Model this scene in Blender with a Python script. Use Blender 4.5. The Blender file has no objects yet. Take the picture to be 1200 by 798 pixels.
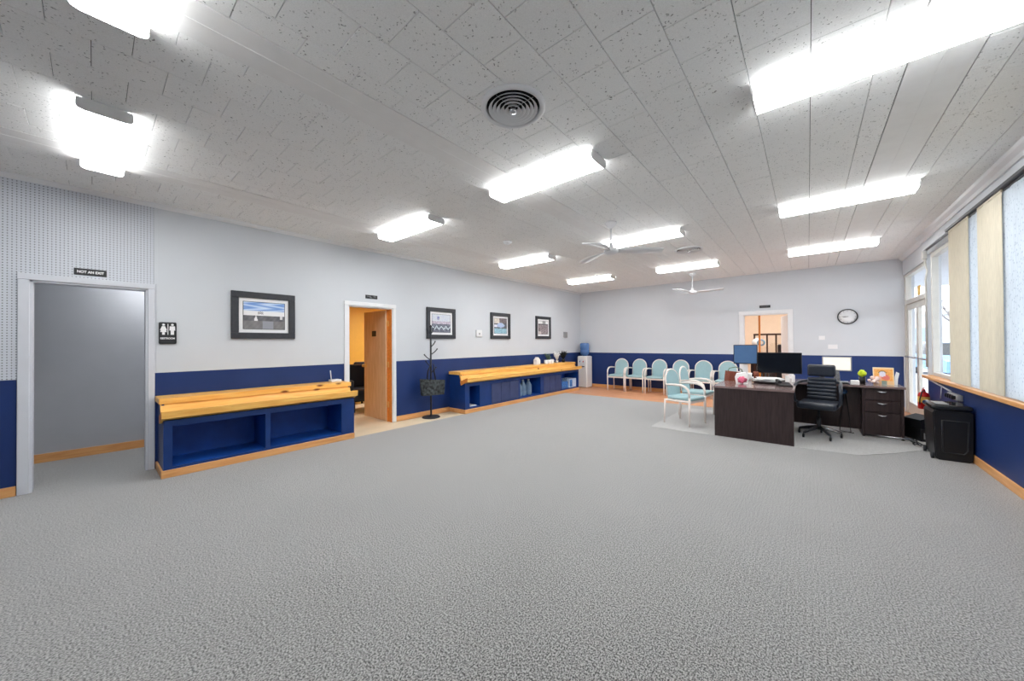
import bpy, bmesh, math, random
from mathutils import Vector, Matrix
random.seed(7)
S = bpy.context.scene
COL = S.collection
PI = math.pi
# ---------------------------------------------------------------- camera
F, YAW, PITCH, ROLL, H = 412.6, 0.6992, 0.00754, -0.00695, 1.36
cd = bpy.data.cameras.new('camera'); cam = bpy.data.objects.new('camera', cd); COL.objects.link(cam)
cd.sensor_fit = 'HORIZONTAL'; cd.sensor_width = 36; cd.lens = F / 1200 * 36; cd.clip_start = 0.05; cd.clip_end = 300
fw = Vector((-math.sin(YAW) * math.cos(PITCH), math.cos(YAW) * math.cos(PITCH), math.sin(PITCH)))
rt = Vector((math.cos(YAW), math.sin(YAW), 0)); up = rt.cross(fw)
r2 = rt * math.cos(ROLL) + up * math.sin(ROLL); u2 = -rt * math.sin(ROLL) + up * math.cos(ROLL)
cam.matrix_world = Matrix(((r2.x, u2.x, -fw.x, 0), (r2.y, u2.y, -fw.y, 0), (r2.z, u2.z, -fw.z, H), (0, 0, 0, 1)))
S.camera = cam
# ---------------------------------------------------------------- world, exposure
S.view_settings.view_transform = 'Standard'; S.view_settings.look = 'None'
S.view_settings.gamma = 1; S.view_settings.use_curve_mapping = False
S.view_settings.exposure = 2.72
TUBE = 11.0          # emission of the fluorescent lenses
w = bpy.data.worlds.new('sky'); S.world = w; w.use_nodes = True
bg = w.node_tree.nodes['Background']; bg.inputs[0].default_value = (0.86, 0.93, 1.0, 1); bg.inputs[1].default_value = .7

# ---------------------------------------------------------------- materials
def lin(c):
    f = lambda v: v / 12.92 if v <= .04045 else ((v + .055) / 1.055) ** 2.4
    return tuple(f(x / 255) for x in c) + (1,)
class NT:
    def __init__(s, name):
        s.m = bpy.data.materials.new(name); s.m.use_nodes = True; s.t = s.m.node_tree; s.n = s.t.nodes; s.l = s.t.links
        s.b = s.n['Principled BSDF']; s.out = s.n['Material Output']
    def add(s, typ, ins=None, **kw):
        n = s.n.new(typ)
        for k, v in kw.items(): setattr(n, k, v)
        for k, v in (ins or {}).items(): s.put(n, k, v)
        return n
    def put(s, n, k, v):
        if isinstance(v, tuple) and len(v) == 2 and hasattr(v[0], 'outputs'): s.l.new(v[0].outputs[v[1]], n.inputs[k])
        elif hasattr(v, 'outputs'): s.l.new(v.outputs[0], n.inputs[k])
        else: n.inputs[k].default_value = v
    def pos(s, scale=(1, 1, 1), obj=False):
        g = (s.add('ShaderNodeTexCoord'), 'Object') if obj else (s.add('ShaderNodeNewGeometry'), 'Position')
        mp = s.add('ShaderNodeMapping', {'Vector': g, 'Scale': scale}); return mp
    def ramp(s, src, stops, interp='LINEAR'):
        r = s.add('ShaderNodeValToRGB', {'Fac': src}); r.color_ramp.interpolation = interp
        e = r.color_ramp.elements
        while len(e) > 1: e.remove(e[-1])
        e[0].position, e[0].color = stops[0]
        for p, c in stops[1:]: q = e.new(p); q.color = c
        return r
    def mix(s, fac, a, b, blend='MIX'):
        n = s.add('ShaderNodeMix', data_type='RGBA', blend_type=blend)
        s.put(n, 0, fac); s.put(n, 6, a); s.put(n, 7, b); return (n, 2)
    def bump(s, h, strength=.3, dist=.01):
        s.put(s.b, 'Normal', s.add('ShaderNodeBump', {'Height': h, 'Strength': strength, 'Distance': dist}))
def M(name, rgb, rough=.6, metal=0, var=.06, scale=9, bump=0, bscale=60, spec=.4, emit=None, es=0, alpha=None, trans=0):
    t = NT(name); c = lin(rgb)
    nz = t.add('ShaderNodeTexNoise', {'Vector': t.pos(), 'Scale': scale, 'Detail': 4})
    d = tuple(x * (1 - var) for x in c[:3]) + (1,); e = tuple(min(1, x * (1 + var)) for x in c[:3]) + (1,)
    t.put(t.b, 'Base Color', t.ramp(nz, [(.3, d), (.7, e)]))
    t.b.inputs['Roughness'].default_value = rough; t.b.inputs['Metallic'].default_value = metal
    t.b.inputs['Specular IOR Level'].default_value = spec
    if trans: t.b.inputs['Transmission Weight'].default_value = trans
    if emit: t.b.inputs['Emission Color'].default_value = lin(emit); t.b.inputs['Emission Strength'].default_value = es
    if bump:
        n2 = t.add('ShaderNodeTexNoise', {'Vector': t.pos(), 'Scale': bscale, 'Detail': 3}); t.bump(n2, bump, .004)
    return t.m
def wood(name, a, b, dark, axis, knots=True, rough=.4, grain=26, spec=.4):
    t = NT(name)
    sc = [1, 1, 1]; sc[axis] = .09
    p = t.pos(tuple(sc)); nz = t.add('ShaderNodeTexNoise', {'Vector': p, 'Scale': grain, 'Detail': 5, 'Distortion': .6})
    base = t.ramp(nz, [(.3, lin(a)), (.68, lin(b))])
    out = base
    if knots:
        sk = [1, 1, 1]; sk[axis] = .42
        v = t.add('ShaderNodeTexVoronoi', {'Vector': t.pos(tuple(sk)), 'Scale': 6.5, 'Randomness': 1.0})
        k = t.ramp((v, 'Distance'), [(.07, (1, 1, 1, 1)), (.16, (0, 0, 0, 1))])
        out = t.mix((k, 0), base, lin(dark))
    t.put(t.b, 'Base Color', out); t.b.inputs['Roughness'].default_value = rough
    t.b.inputs['Specular IOR Level'].default_value = spec
    t.bump(nz, .08, .002)
    return t.m
def tile_mat():
    t = NT('acoustic tile')
    p = t.pos()
    warp = t.add('ShaderNodeTexNoise', {'Vector': p, 'Scale': 30.0, 'Detail': 1})
    vm = t.add('ShaderNodeVectorMath', {0: (warp, 'Color'), 1: (.05, .05, .05)}, operation='MULTIPLY')
    va = t.add('ShaderNodeVectorMath', {0: p, 1: vm}, operation='ADD')
    v = t.add('ShaderNodeTexVoronoi', {'Vector': va, 'Scale': 46.0, 'Randomness': 1.0})
    pit = t.ramp((v, 'Distance'), [(.12, (1, 1, 1, 1)), (.23, (0, 0, 0, 1))])
    gate = t.add('ShaderNodeTexNoise', {'Vector': p, 'Scale': 13.0, 'Detail': 2})
    g = t.ramp(gate, [(.40, (0, 0, 0, 1)), (.52, (1, 1, 1, 1))])
    f = t.add('ShaderNodeMath', {0: (pit, 0), 1: (g, 0)}, operation='MULTIPLY')
    fine = t.add('ShaderNodeTexNoise', {'Vector': p, 'Scale': 160.0, 'Detail': 2})
    base = t.ramp(fine, [(.3, lin((240, 241, 241))), (.7, lin((250, 251, 251)))])
    t.put(t.b, 'Base Color', t.mix(f, base, lin((150, 150, 150))))
    t.b.inputs['Roughness'].default_value = .9
    inv = t.add('ShaderNodeMath', {0: 1.0, 1: f}, operation='SUBTRACT')
    t.bump(inv, .5, .004)
    return t.m
def peg_mat():
    t = NT('pegboard with painted holes'); s = .0245
    g = t.add('ShaderNodeNewGeometry'); sp = t.add('ShaderNodeSeparateXYZ', {0: (g, 'Position')})
    def cell(ax):
        d = t.add('ShaderNodeMath', {0: (sp, ax), 1: s}, operation='DIVIDE')
        fr = t.add('ShaderNodeMath', {0: d}, operation='FRACT')
        su = t.add('ShaderNodeMath', {0: fr, 1: .5}, operation='SUBTRACT')
        return t.add('ShaderNodeMath', {0: su, 1: su}, operation='MULTIPLY')
    a = t.add('ShaderNodeMath', {0: cell('Y'), 1: cell('Z')}, operation='ADD')
    r = t.add('ShaderNodeMath', {0: a}, operation='SQRT')
    h = t.ramp(r, [(.12, (1, 1, 1, 1)), (.2, (0, 0, 0, 1))])  # shade inside the peg holes, painted as dark dots
    t.put(t.b, 'Base Color', t.mix((h, 0), lin((203, 207, 216)), lin((38, 40, 44))))
    t.b.inputs['Roughness'].default_value = .5
    return t.m
def carpet_mat(name, lo, hi):
    t = NT(name)
    p = t.pos((1, .75, 1)); n1 = t.add('ShaderNodeTexNoise', {'Vector': p, 'Scale': 150.0, 'Detail': 2, 'Roughness': .7})
    wv = t.add('ShaderNodeTexWave', {'Vector': t.pos(), 'Scale': 12.0, 'Distortion': 6.0, 'Detail': 2, 'Detail Scale': 5.0}, bands_direction='X')
    big = t.add('ShaderNodeTexNoise', {'Vector': t.pos(), 'Scale': 1.3, 'Detail': 3})
    s1 = t.add('ShaderNodeMath', {0: (wv, 'Fac'), 1: .03}, operation='MULTIPLY')
    s2 = t.add('ShaderNodeMath', {0: big, 1: .035}, operation='MULTIPLY')
    a = t.add('ShaderNodeMath', {0: n1, 1: s1}, operation='ADD'); b = t.add('ShaderNodeMath', {0: a, 1: s2}, operation='ADD')
    c = t.ramp(b, [(.43, lin(lo)), (.63, lin(hi))])
    t.put(t.b, 'Base Color', c); t.b.inputs['Roughness'].default_value = .95; t.b.inputs['Specular IOR Level'].default_value = .1
    t.b.inputs['Sheen Weight'].default_value = .9; t.b.inputs['Sheen Roughness'].default_value = .45
    t.bump(b, .5, .008)
    return t.m
def glass_mat(name, tint=(1, 1, 1, 1), gloss=.08):
    t = NT(name); t.n.remove(t.b)
    tr = t.add('ShaderNodeBsdfTransparent', {0: tint}); gl = t.add('ShaderNodeBsdfGlossy', {'Roughness': .02})
    mx = t.add('ShaderNodeMixShader', {0: gloss, 1: tr, 2: gl}); t.l.new(mx.outputs[0], t.out.inputs[0]); return t.m
def fabric_mat(name, rgb, spot=None, trans=.35):
    t = NT(name); t.n.remove(t.b)
    nz = t.add('ShaderNodeTexNoise', {'Vector': t.pos((1, 1, .15)), 'Scale': 60.0, 'Detail': 3})
    c = lin(rgb); col = t.ramp(nz, [(.3, tuple(x * .88 for x in c[:3]) + (1,)), (.7, c)]); colr = (col, 0)
    if spot:
        v = t.add('ShaderNodeTexVoronoi', {'Vector': t.pos(), 'Scale': 30.0})
        k = t.ramp((v, 'Distance'), [(.2, (1, 1, 1, 1)), (.3, (0, 0, 0, 1))]); colr = t.mix((k, 0), (col, 0), lin(spot))
    d = t.add('ShaderNodeBsdfDiffuse', {0: colr}); tr = t.add('ShaderNodeBsdfTranslucent', {0: colr})
    mx = t.add('ShaderNodeMixShader', {0: trans, 1: d, 2: tr}); t.l.new(mx.outputs[0], t.out.inputs[0]); return t.m
def paint_mat(name, rough=.35, emit=0):
    t = NT(name); a = t.add('ShaderNodeVertexColor', layer_name='Col'); t.put(t.b, 'Base Color', (a, 0))
    t.b.inputs['Roughness'].default_value = rough
    if emit: t.put(t.b, 'Emission Color', (a, 0)); t.b.inputs['Emission Strength'].default_value = emit
    return t.m
m_wall = M('pale blue grey wall paint', (205, 209, 215), .55, bump=.05, bscale=120, var=.015, scale=2)
m_navy = M('navy wall paint', (24, 50, 106), .45, bump=.05, bscale=90, var=.05, scale=3)
m_navyb = M('navy cabinet paint', (22, 56, 118), .4, var=.12, scale=5)
m_navyin = M('navy shelf interior paint', (14, 68, 150), .5, var=.2, scale=6)
m_navydoor = M('dusty navy door paint', (62, 72, 112), .5, var=.1, scale=8)
m_white = M('white trim paint', (226, 227, 230), .4, var=.02)
m_casing = M('door casing paint', (208, 211, 219), .4, var=.02)
m_tile = tile_mat(); m_peg = peg_mat()
m_beam = M('ceiling cover strip', (240, 240, 240), .6, var=.02)
m_gap = M('dark joint backing', (52, 52, 52), .9)
m_carpet = carpet_mat('grey loop carpet', (38, 38, 38), (178, 178, 177))
m_rug = carpet_mat('pale grey mat', (140, 140, 139), (200, 200, 199))
m_vinyl = M('cream vinyl floor', (232, 216, 188), .35, var=.06, scale=4)
m_lam = wood('laminate', (206, 142, 104), (226, 170, 130), (140, 80, 50), 0, False, .4, 14)
m_pineY = wood('pine along wall', (236, 168, 78), (252, 202, 112), (120, 62, 22), 1, True, .35)
m_pineT = wood('pine trim', (214, 150, 92), (232, 176, 116), (170, 104, 60), 1, False, .4, 30)
m_pineX = wood('pine trim cross', (214, 150, 92), (232, 176, 116), (170, 104, 60), 0, False, .4, 30)
m_pineEnd = M('pine end grain', (226, 140, 62), .5, var=.15, scale=40)
m_oak = wood('oak door veneer', (206, 166, 128), (228, 194, 158), (150, 100, 60), 2, False, .35, 30)
m_esp = wood('espresso laminate', (44, 33, 34), (62, 49, 49), (30, 20, 20), 2, False, .35, 40)
m_esptop = wood('espresso top with painted sheen', (112, 94, 92), (140, 120, 118), (70, 50, 50), 0, False, .14, 40, .8)  # reflected sheen of the top is put into its lighter base colour
m_black = M('black plastic', (26, 27, 30), .35)
m_blackm = M('black matt metal', (40, 42, 48), .5)
m_leather = M('black leather', (36, 42, 54), .35, bump=.15, bscale=50, spec=.5)
m_dark = M('painted cavity shade', (6, 6, 7), .9)
def lens_mat(name, k, side=.38):
    t = NT(name); t.b.inputs['Base Color'].default_value = (.9, .9, .9, 1)
    t.b.inputs['Emission Color'].default_value = (.985, .992, .98, 1)
    g = t.add('ShaderNodeNewGeometry'); sp = t.add('ShaderNodeSeparateXYZ', {0: (g, 'True Normal')})
    a = t.add('ShaderNodeMath', {0: (sp, 'Z')}, operation='ABSOLUTE')
    r = t.add('ShaderNodeMapRange', {0: a, 1: 0.0, 2: 1.0, 3: k * side, 4: k})
    t.put(t.b, 'Emission Strength', r); return t.m
m_tubelens = lens_mat('fluorescent lens', TUBE); m_nearlens = lens_mat('dimmed near fluorescent lens', TUBE * .45, .2); m_dimlens = lens_mat('side room lamp', TUBE * .42)  # near-row lens is dimmed so the near ceiling and floor fall darker
m_lamphousing = M('white enamel', (225, 225, 225), .4, var=.01)
m_endcap = M('grey end cap', (150, 150, 152), .5, var=.02)
m_chairfr = M('cream chair frame', (236, 226, 220), .35, var=.02)
m_teal = M('teal chair cloth', (160, 190, 196), .85, bump=.3, bscale=250, var=.05, scale=60)
m_frame = M('charcoal frame', (52, 54, 60), .45, var=.12, scale=30)
m_mat = M('white picture mount', (236, 236, 238), .7, var=.01)
m_print = paint_mat('printed picture', .3)
m_screen = paint_mat('lit screen', .25, .55)
m_bluescreen = M('blue grey screen', (58, 80, 108), .2, emit=(70, 100, 140), es=.1)
m_blackscr = M('black screen', (12, 17, 24), .15, spec=.5)
m_silver = M('silver metal', (190, 192, 196), .25, .8, .03)
m_alu = M('painted aluminium', (206, 204, 198), .4, .1, .04)
m_red = M('red enamel', (196, 22, 24), .3)
m_yellow = M('yellow label', (236, 190, 90), .5)
m_glass = glass_mat('window glass')
m_jug = M('blue water plastic', (96, 142, 206), .12, trans=.35, spec=.5)
m_clear = M('clear bottle plastic', (150, 182, 214), .1, trans=.5, spec=.5)
m_bluepack = M('blue shrink wrap', (60, 120, 190), .3, var=.5, scale=40)
m_packwhite = M('white blue pack print', (196, 214, 238), .4, var=.15, scale=30)
m_coolw = M('white cooler plastic', (236, 234, 232), .35, var=.01)
m_paper = M('paper', (240, 240, 240), .7, var=.02)
m_pink = M('pink tissue', (224, 110, 140), .8, var=.3, scale=60)
m_brown = M('brown wicker', (126, 66, 48), .7, var=.3, scale=60)
m_green = M('lime foam', (196, 214, 40), .6, var=.2, scale=40)
m_leaf = M('dark leaf', (26, 34, 28), .6)
m_leafg = M('sage leaf', (96, 120, 96), .6)
m_flower = M('white petals', (240, 240, 240), .7)
m_cream = fabric_mat('cream blind cloth', (236, 229, 212), None, .3)
m_lace = fabric_mat('white speckled blind cloth', (236, 242, 248), (206, 214, 222), .55)
m_mustard = M('mustard wall paint', (214, 168, 72), .6, var=.02)
m_peach = M('peach ceiling paint', (226, 160, 92), .6, var=.02)
m_hall = M('grey corridor wall paint', (176, 178, 184), .45, var=.03, scale=3)
m_warm = M('warm cream wall paint', (240, 220, 196), .6, var=.02)
m_brass = M('satin brass', (226, 190, 120), .3, .6)
m_asph = M('asphalt', (120, 122, 126), .9, bump=.2)
m_conc = M('pale concrete', (190, 190, 188), .9, var=.06)
m_carblue = M('blue car paint', (120, 160, 205), .25, spec=.6)
m_bldg = M('pale rendered facade', (214, 216, 222), .8, var=.04)
m_bark = M('bare bark', (130, 124, 124), .9)
m_toteA = M('dark grey tote cloth', (52, 56, 58), .8, var=.95, scale=22)
m_orangepic = None

# ---------------------------------------------------------------- mesh builder
class MB:
    def __init__(s): s.b = bmesh.new(); s.mi = 0; s.T = Matrix()
    def _f(s, vs, smooth=False):
        try: f = s.b.faces.new(vs)
        except ValueError: return None
        f.material_index = s.mi; f.smooth = smooth; return f
    def v(s, p): return s.b.verts.new(s.T @ Vector(p))
    def box(s, x0, x1, y0, y1, z0, z1, bev=0, seg=2):
        vs = [s.v((x, y, z)) for x in (x0, x1) for y in (y0, y1) for z in (z0, z1)]
        fs = [s._f([vs[i] for i in q]) for q in ((0, 1, 3, 2), (4, 6, 7, 5), (0, 4, 5, 1), (2, 3, 7, 6), (0, 2, 6, 4), (1, 5, 7, 3))]
        if bev:
            es = list({e for f in fs for e in f.edges})
            r = bmesh.ops.bevel(s.b, geom=es, offset=bev, segments=seg, affect='EDGES', profile=.5)
            for f in r['faces']: f.material_index = s.mi; f.smooth = seg > 1
        return s
    def prism(s, poly, lo, hi, axis):
        """extrude a 2-D polygon along axis (0,1,2); poly in the two other axes in order"""
        def P(a, b, c):
            return ((c, a, b), (a, c, b), (a, b, c))[axis]
        A = [s.v(P(a, b, lo)) for a, b in poly]; B = [s.v(P(a, b, hi)) for a, b in poly]
        s._f(A[::-1]); s._f(B); n = len(A)
        for i in range(n): s._f([A[i], A[(i + 1) % n], B[(i + 1) % n], B[i]])
        return s
    def lathe(s, prof, c=(0, 0, 0), seg=24, axis=2, smooth=True, caps=True):
        rings = []
        for r, h in prof:
            ring = []
            for i in range(seg):
                a = 2 * PI * i / seg; x, y = r * math.cos(a), r * math.sin(a)
                p = {2: (x, y, h), 0: (h, x, y), 1: (x, h, y)}[axis]
                ring.append(s.v((p[0] + c[0], p[1] + c[1], p[2] + c[2])))
            rings.append(ring)
        for a, b in zip(rings, rings[1:]):
            for i in range(seg): s._f([a[i], a[(i + 1) % seg], b[(i + 1) % seg], b[i]], smooth)
        if caps: s._f(rings[0][::-1]); s._f(rings[-1])
        return s
    def tube(s, pts, r, seg=8, closed=False, flat=1.0):
        pts = [Vector(p) for p in pts]; n = len(pts); rings = []
        nrm = None
        for i, p in enumerate(pts):
            a = pts[(i - 1) % n] if (i > 0 or closed) else p; b = pts[(i + 1) % n] if (i < n - 1 or closed) else p
            t = (b - a).normalized()
            if nrm is None:
                nrm = t.cross(Vector((0, 0, 1)));
                if nrm.length < .1: nrm = t.cross(Vector((0, 1, 0)))
                nrm.normalize()
            nrm = (nrm - t * nrm.dot(t)).normalized(); bn = t.cross(nrm)
            rr = r[i] if isinstance(r, (list, tuple)) else r
            rings.append([s.v(p + (nrm * math.cos(2 * PI * k / seg) * flat + bn * math.sin(2 * PI * k / seg)) * rr) for k in range(seg)])
        m = n if closed else n - 1
        for i in range(m):
            A, B = rings[i], rings[(i + 1) % n]
            for k in range(seg): s._f([A[k], A[(k + 1) % seg], B[(k + 1) % seg], B[k]], True)
        if not closed: s._f(rings[0][::-1]); s._f(rings[-1])
        return s
    def quad(s, *ps): s._f([s.v(p) for p in ps]); return s
    def blob(s, c, r, sub=2, sq=(1, 1, 1), jit=0):
        g = bmesh.ops.create_icosphere(s.b, subdivisions=sub, radius=1)
        for v in g['verts']:
            k = 1 + random.uniform(-jit, jit)
            v.co = s.T @ Vector((c[0] + v.co.x * r * sq[0] * k, c[1] + v.co.y * r * sq[1] * k, c[2] + v.co.z * r * sq[2] * k))
        for v in g['verts']:
            for f in v.link_faces: f.material_index = s.mi; f.smooth = True
        return s
    def build(s, name, mats, parent=None, off=None, kind=None):
        bmesh.ops.recalc_face_normals(s.b, faces=s.b.faces[:])
        me = bpy.data.meshes.new(name); s.b.to_mesh(me); s.b.free()
        for m in (mats if isinstance(mats, (list, tuple)) else [mats]): me.materials.append(m)
        o = bpy.data.objects.new(name, me); COL.objects.link(o)
        if parent is not None:
            o.parent = parent
            if off is None and parent.get('_w'): off = parent['_w']
        if off is not None:
            me.transform(Matrix.Translation(-Vector(off)))
        if kind: o['kind'] = kind
        return o
def thing(name, label, cat, loc=(0, 0, 0), rz=0, group=None, world=False):
    o = bpy.data.objects.new(name, None); COL.objects.link(o); o.location = loc; o.rotation_euler = (0, 0, rz)
    o.empty_display_size = .1
    o['label'] = label; o['category'] = cat
    if group: o['group'] = group
    if world: o['_w'] = list(loc)         # its parts are given in world coordinates
    return o
def tag(o, label, cat, group=None):
    o['label'] = label; o['category'] = cat
    if group: o['group'] = group
    return o
def struct(name, mb, mats, parent=None):
    o = mb.build(name, mats, parent)
    if parent is None: o['kind'] = 'structure'
    return o
def dup(root, loc, rz, label, group=None):
    r = root.copy(); COL.objects.link(r); r.location = loc; r.rotation_euler = (0, 0, rz); r['label'] = label
    if group: r['group'] = group
    def rec(a, b):
        for ch in list(a.children):
            c = ch.copy(); COL.objects.link(c); c.parent = b; rec(ch, c)
    rec(root, r); return r
def grid_print(name, origin, du, dv, nu, nv, fn, mat, parent):
    """flat printed picture: colour per cell; fn(u,v)->srgb"""
    me = bpy.data.meshes.new(name); vs = []; fs = []
    o_, du, dv = Vector(origin), Vector(du), Vector(dv)
    if parent is not None and parent.get('_w'): o_ -= Vector(parent['_w'])
    for j in range(nv + 1):
        for i in range(nu + 1): vs.append(o_ + du * (i / nu) + dv * (j / nv))
    for j in range(nv):
        for i in range(nu):
            a = j * (nu + 1) + i; fs.append((a, a + 1, a + nu + 2, a + nu + 1))
    me.from_pydata(vs, [], fs); ca = me.color_attributes.new('Col', 'FLOAT_COLOR', 'CORNER')
    k = 0
    for j in range(nv):
        for i in range(nu):
            c = lin(fn((i + .5) / nu, (j + .5) / nv))
            for _ in range(4): ca.data[k].color = c; k += 1
    me.materials.append(mat); o = bpy.data.objects.new(name, me); COL.objects.link(o); o.parent = parent; return o
def text(name, body, size, loc, rot, mat, parent, sx=1.0, bold=.0):
    cu = bpy.data.curves.new(name, 'FONT'); cu.body = body; cu.size = size; cu.align_x = 'CENTER'; cu.align_y = 'CENTER'; cu.extrude = .0008; cu.offset = bold
    t = bpy.data.objects.new('t', cu); COL.objects.link(t); bpy.context.view_layer.update()
    me = bpy.data.meshes.new_from_object(t.evaluated_get(bpy.context.evaluated_depsgraph_get()))
    bpy.data.objects.remove(t); me.name = name; me.materials.clear(); me.materials.append(mat)
    me.transform(Matrix.Diagonal((sx, 1, 1, 1)))
    o = bpy.data.objects.new(name, me); COL.objects.link(o)
    l = Vector(loc)
    if parent.get('_w'): l -= Vector(parent['_w'])
    o.location = l; o.rotation_euler = rot; o.parent = parent; return o

# ---------------------------------------------------------------- room dimensions
XL, XR, YB, YF, ZC = -5.541, 1.399, 9.993, -3.2, 2.936
RAIL, SILL = 1.057, .79
# floor ------------------------------------------------------------------
f = MB(); f.box(XL - .05, XR + .15, YF - .1, YB + .1, -.12, -.012); floor = struct('floor', f, m_conc)
CE = -5.075        # carpet edge beside the benches
f = MB(); f.prism([(CE, YF), (XR, YF), (XR, 8.28), (CE, 8.28), (CE, 2.46), (XL, 2.46), (XL, YF)], -.012, 0, 2); f.build('carpet', m_carpet, floor)
f = MB(); f.box(XL - .05, CE, 2.46, 8.28, -.012, -.004); f.build('vinyl_floor', m_vinyl, floor)
# laminate planks at the far end, running across the room
f = MB()
y = 8.28
while y < YB:
    x = XL - random.random() * .9
    while x < XR + .1:
        x2 = x + 1.1
        a, b = max(x, XL), min(x2, XR + .1)
        if b > a: f.box(a + .0008, b - .0008, y + .0008, min(y + .115, YB + .02) - .0008, -.012, -.003)
        x = x2
    y += .115
f.build('laminate_planks', m_lam, floor, kind='stuff')
f = MB(); f.box(-5.08, XR, 8.27, 8.30, -.004, .004, .002, 1); f.build('carpet_edge_strip', m_pineX, floor)

# walls ------------------------------------------------------------------
def wallbox(mb, x0, x1, y0, y1, z0, z1, split=RAIL):
    """upper pale paint (slot 0), lower navy (slot 1)"""
    if z1 > split: mb.mi = 0; mb.box(x0, x1, y0, y1, max(z0, split), z1)
    if z0 < split: mb.mi = 1; mb.box(x0, x1, y0, y1, z0, min(z1, split))
D1 = (-.381, .383, 1.98); D2 = (2.584, 3.36, 1.98); D3 = (-1.18, -.33, 1.99)
wl = MB(); t = .13
for a, b in ((YF, D1[0]), (D1[1], D2[0]), (D2[1], YB + t)): wallbox(wl, XL - t, XL, a, b, 0, ZC + .05)
for d in (D1, D2): wallbox(wl, XL - t, XL, d[0], d[1], d[2], ZC + .05)
wall_left = struct('wall_left', wl, [m_wall, m_navy])
pb = MB(); pb.box(XL, XL + .005, YF, D1[0] - .068, RAIL, ZC - .03); pb.box(XL, XL + .005, D1[0] - .068, .43, D1[2] + .06, ZC - .03)
pb.build('pegboard', m_peg, wall_left)
pb = MB(); pb.box(XL, XL + .009, .43, .457, D1[2] + .06, ZC - .03, .002, 1); pb.box(XL, XL + .006, .452, .457, RAIL, D1[2] + .06); pb.build('edge_strip', m_wall, wall_left)
wb = MB()
for a, b in ((XL, D3[0]), (D3[1], XR)): wallbox(wb, a, b, YB, YB + t, 0, ZC + .05)
wallbox(wb, D3[0], D3[1], YB, YB + t, D3[2], ZC + .05)
wb.mi = 0; wb.box(XR, XR + .15, YB - .005, YB + t, 0, ZC + .05)
wall_back = struct('wall_back', wb, [m_wall, m_navy])
wf = MB(); wallbox(wf, XL - t, XR + .15, YF - t, YF, 0, ZC + .05); struct('wall_front', wf, [m_wall, m_navy])
JY = 8.2            # where the window wall meets the entrance doors
wr = MB(); wr.mi = 1; wr.box(XR, XR + .14, YF, JY, 0, SILL)
wr.mi = 0; wr.box(XR, XR + .14, YF, JY, 2.66, ZC + .05); wr.box(XR - .05, XR, YF, JY, 2.72, ZC)
wr.box(XR, XR + .14, JY, YB, 2.60, ZC + .05); wr.box(XR, XR + .14, JY - .03, JY + .04, 0, 2.7)
wall_right = struct('wall_right', wr, [m_wall, m_navy])

# baseboards -------------------------------------------------------------
def bb(name, segs, mat):
    b = MB()
    for x0, x1, y0, y1 in segs: b.box(x0, x1, y0, y1, 0, .09, .004, 1)
    return struct(name, b, mat)
bb('baseboard_left', [(XL, XL + .016, YF, -.452), (XL, XL + .016, 3.40, 4.605)], m_pineT)
bb('baseboard_back', [(XL, D3[0] - .085, YB - .016, YB), (D3[1] + .08, XR, YB - .016, YB)], m_pineX)
bb('baseboard_right', [(XR - .018, XR, YF, JY - .04)], m_pineT)
# crown mouldings
c = MB(); c.prism([(XL, ZC - .045), (XL + .012, ZC - .045), (XL + .03, ZC - .02), (XL + .034, ZC), (XL, ZC)], YF, YB, 1); struct('trim_1', c, m_white)
c = MB(); xb = XR - .05
c.prism([(xb, ZC - .10), (xb - .015, ZC - .10), (xb - .02, ZC - .06), (xb - .05, ZC - .03), (xb - .06, ZC), (xb, ZC)], YF, JY, 1); struct('trim_2', c, m_white)
c = MB(); c.prism([(XR, ZC - .06), (XR - .012, ZC - .06), (XR - .04, ZC - .02), (XR - .045, ZC), (XR, ZC)], JY, YB, 1); struct('trim_3', c, m_white)
c = MB(); c.prism([(XR - .006, RAIL - .01), (XR + .002, RAIL - .01), (XR + .002, RAIL + .004), (XR - .006, RAIL + .004)], YB - .01, YB, 1) ; c.box(XL, D3[0] - .085, YB - .006, YB, RAIL - .004, RAIL + .012); c.box(D3[1] + .08, XR, YB - .006, YB, RAIL - .004, RAIL + .012); struct('trim_4', c, m_wall)

# ceiling ----------------------------------------------------------------
cb = MB(); cb.box(XL - .1, XR + .15, YF - .1, YB + .1, ZC + .014, ZC + .12); ceiling = struct('ceiling', cb, m_gap)
beams = [(-4.70, -4.405), (-2.405, -2.12), (.449, .738)]
for i, (a, b) in enumerate(beams):
    m = (a + b) / 2
    q = MB(); q.box(a + .004, m - .002, YF, YB, ZC - .002, ZC + .014); q.box(m + .002, b - .004, YF, YB, ZC - .002, ZC + .014)
    q.box(m - .004, m + .004, YF, YB, ZC - .004, ZC + .01)
    q.build('beam_cover', m_beam, ceiling)
PX, PY, X0, Y0 = .284, .2865, .027, .993
def inv_cam(p):
    d = Vector(p) - Vector((0, 0, H)); z = d.dot(fw)
    if z < .15: return None
    return 600 + F * d.dot(r2) / z, 399 - F * d.dot(u2) / z, z
tiles = []
k0 = int((XL - X0) / PX) - 1
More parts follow.
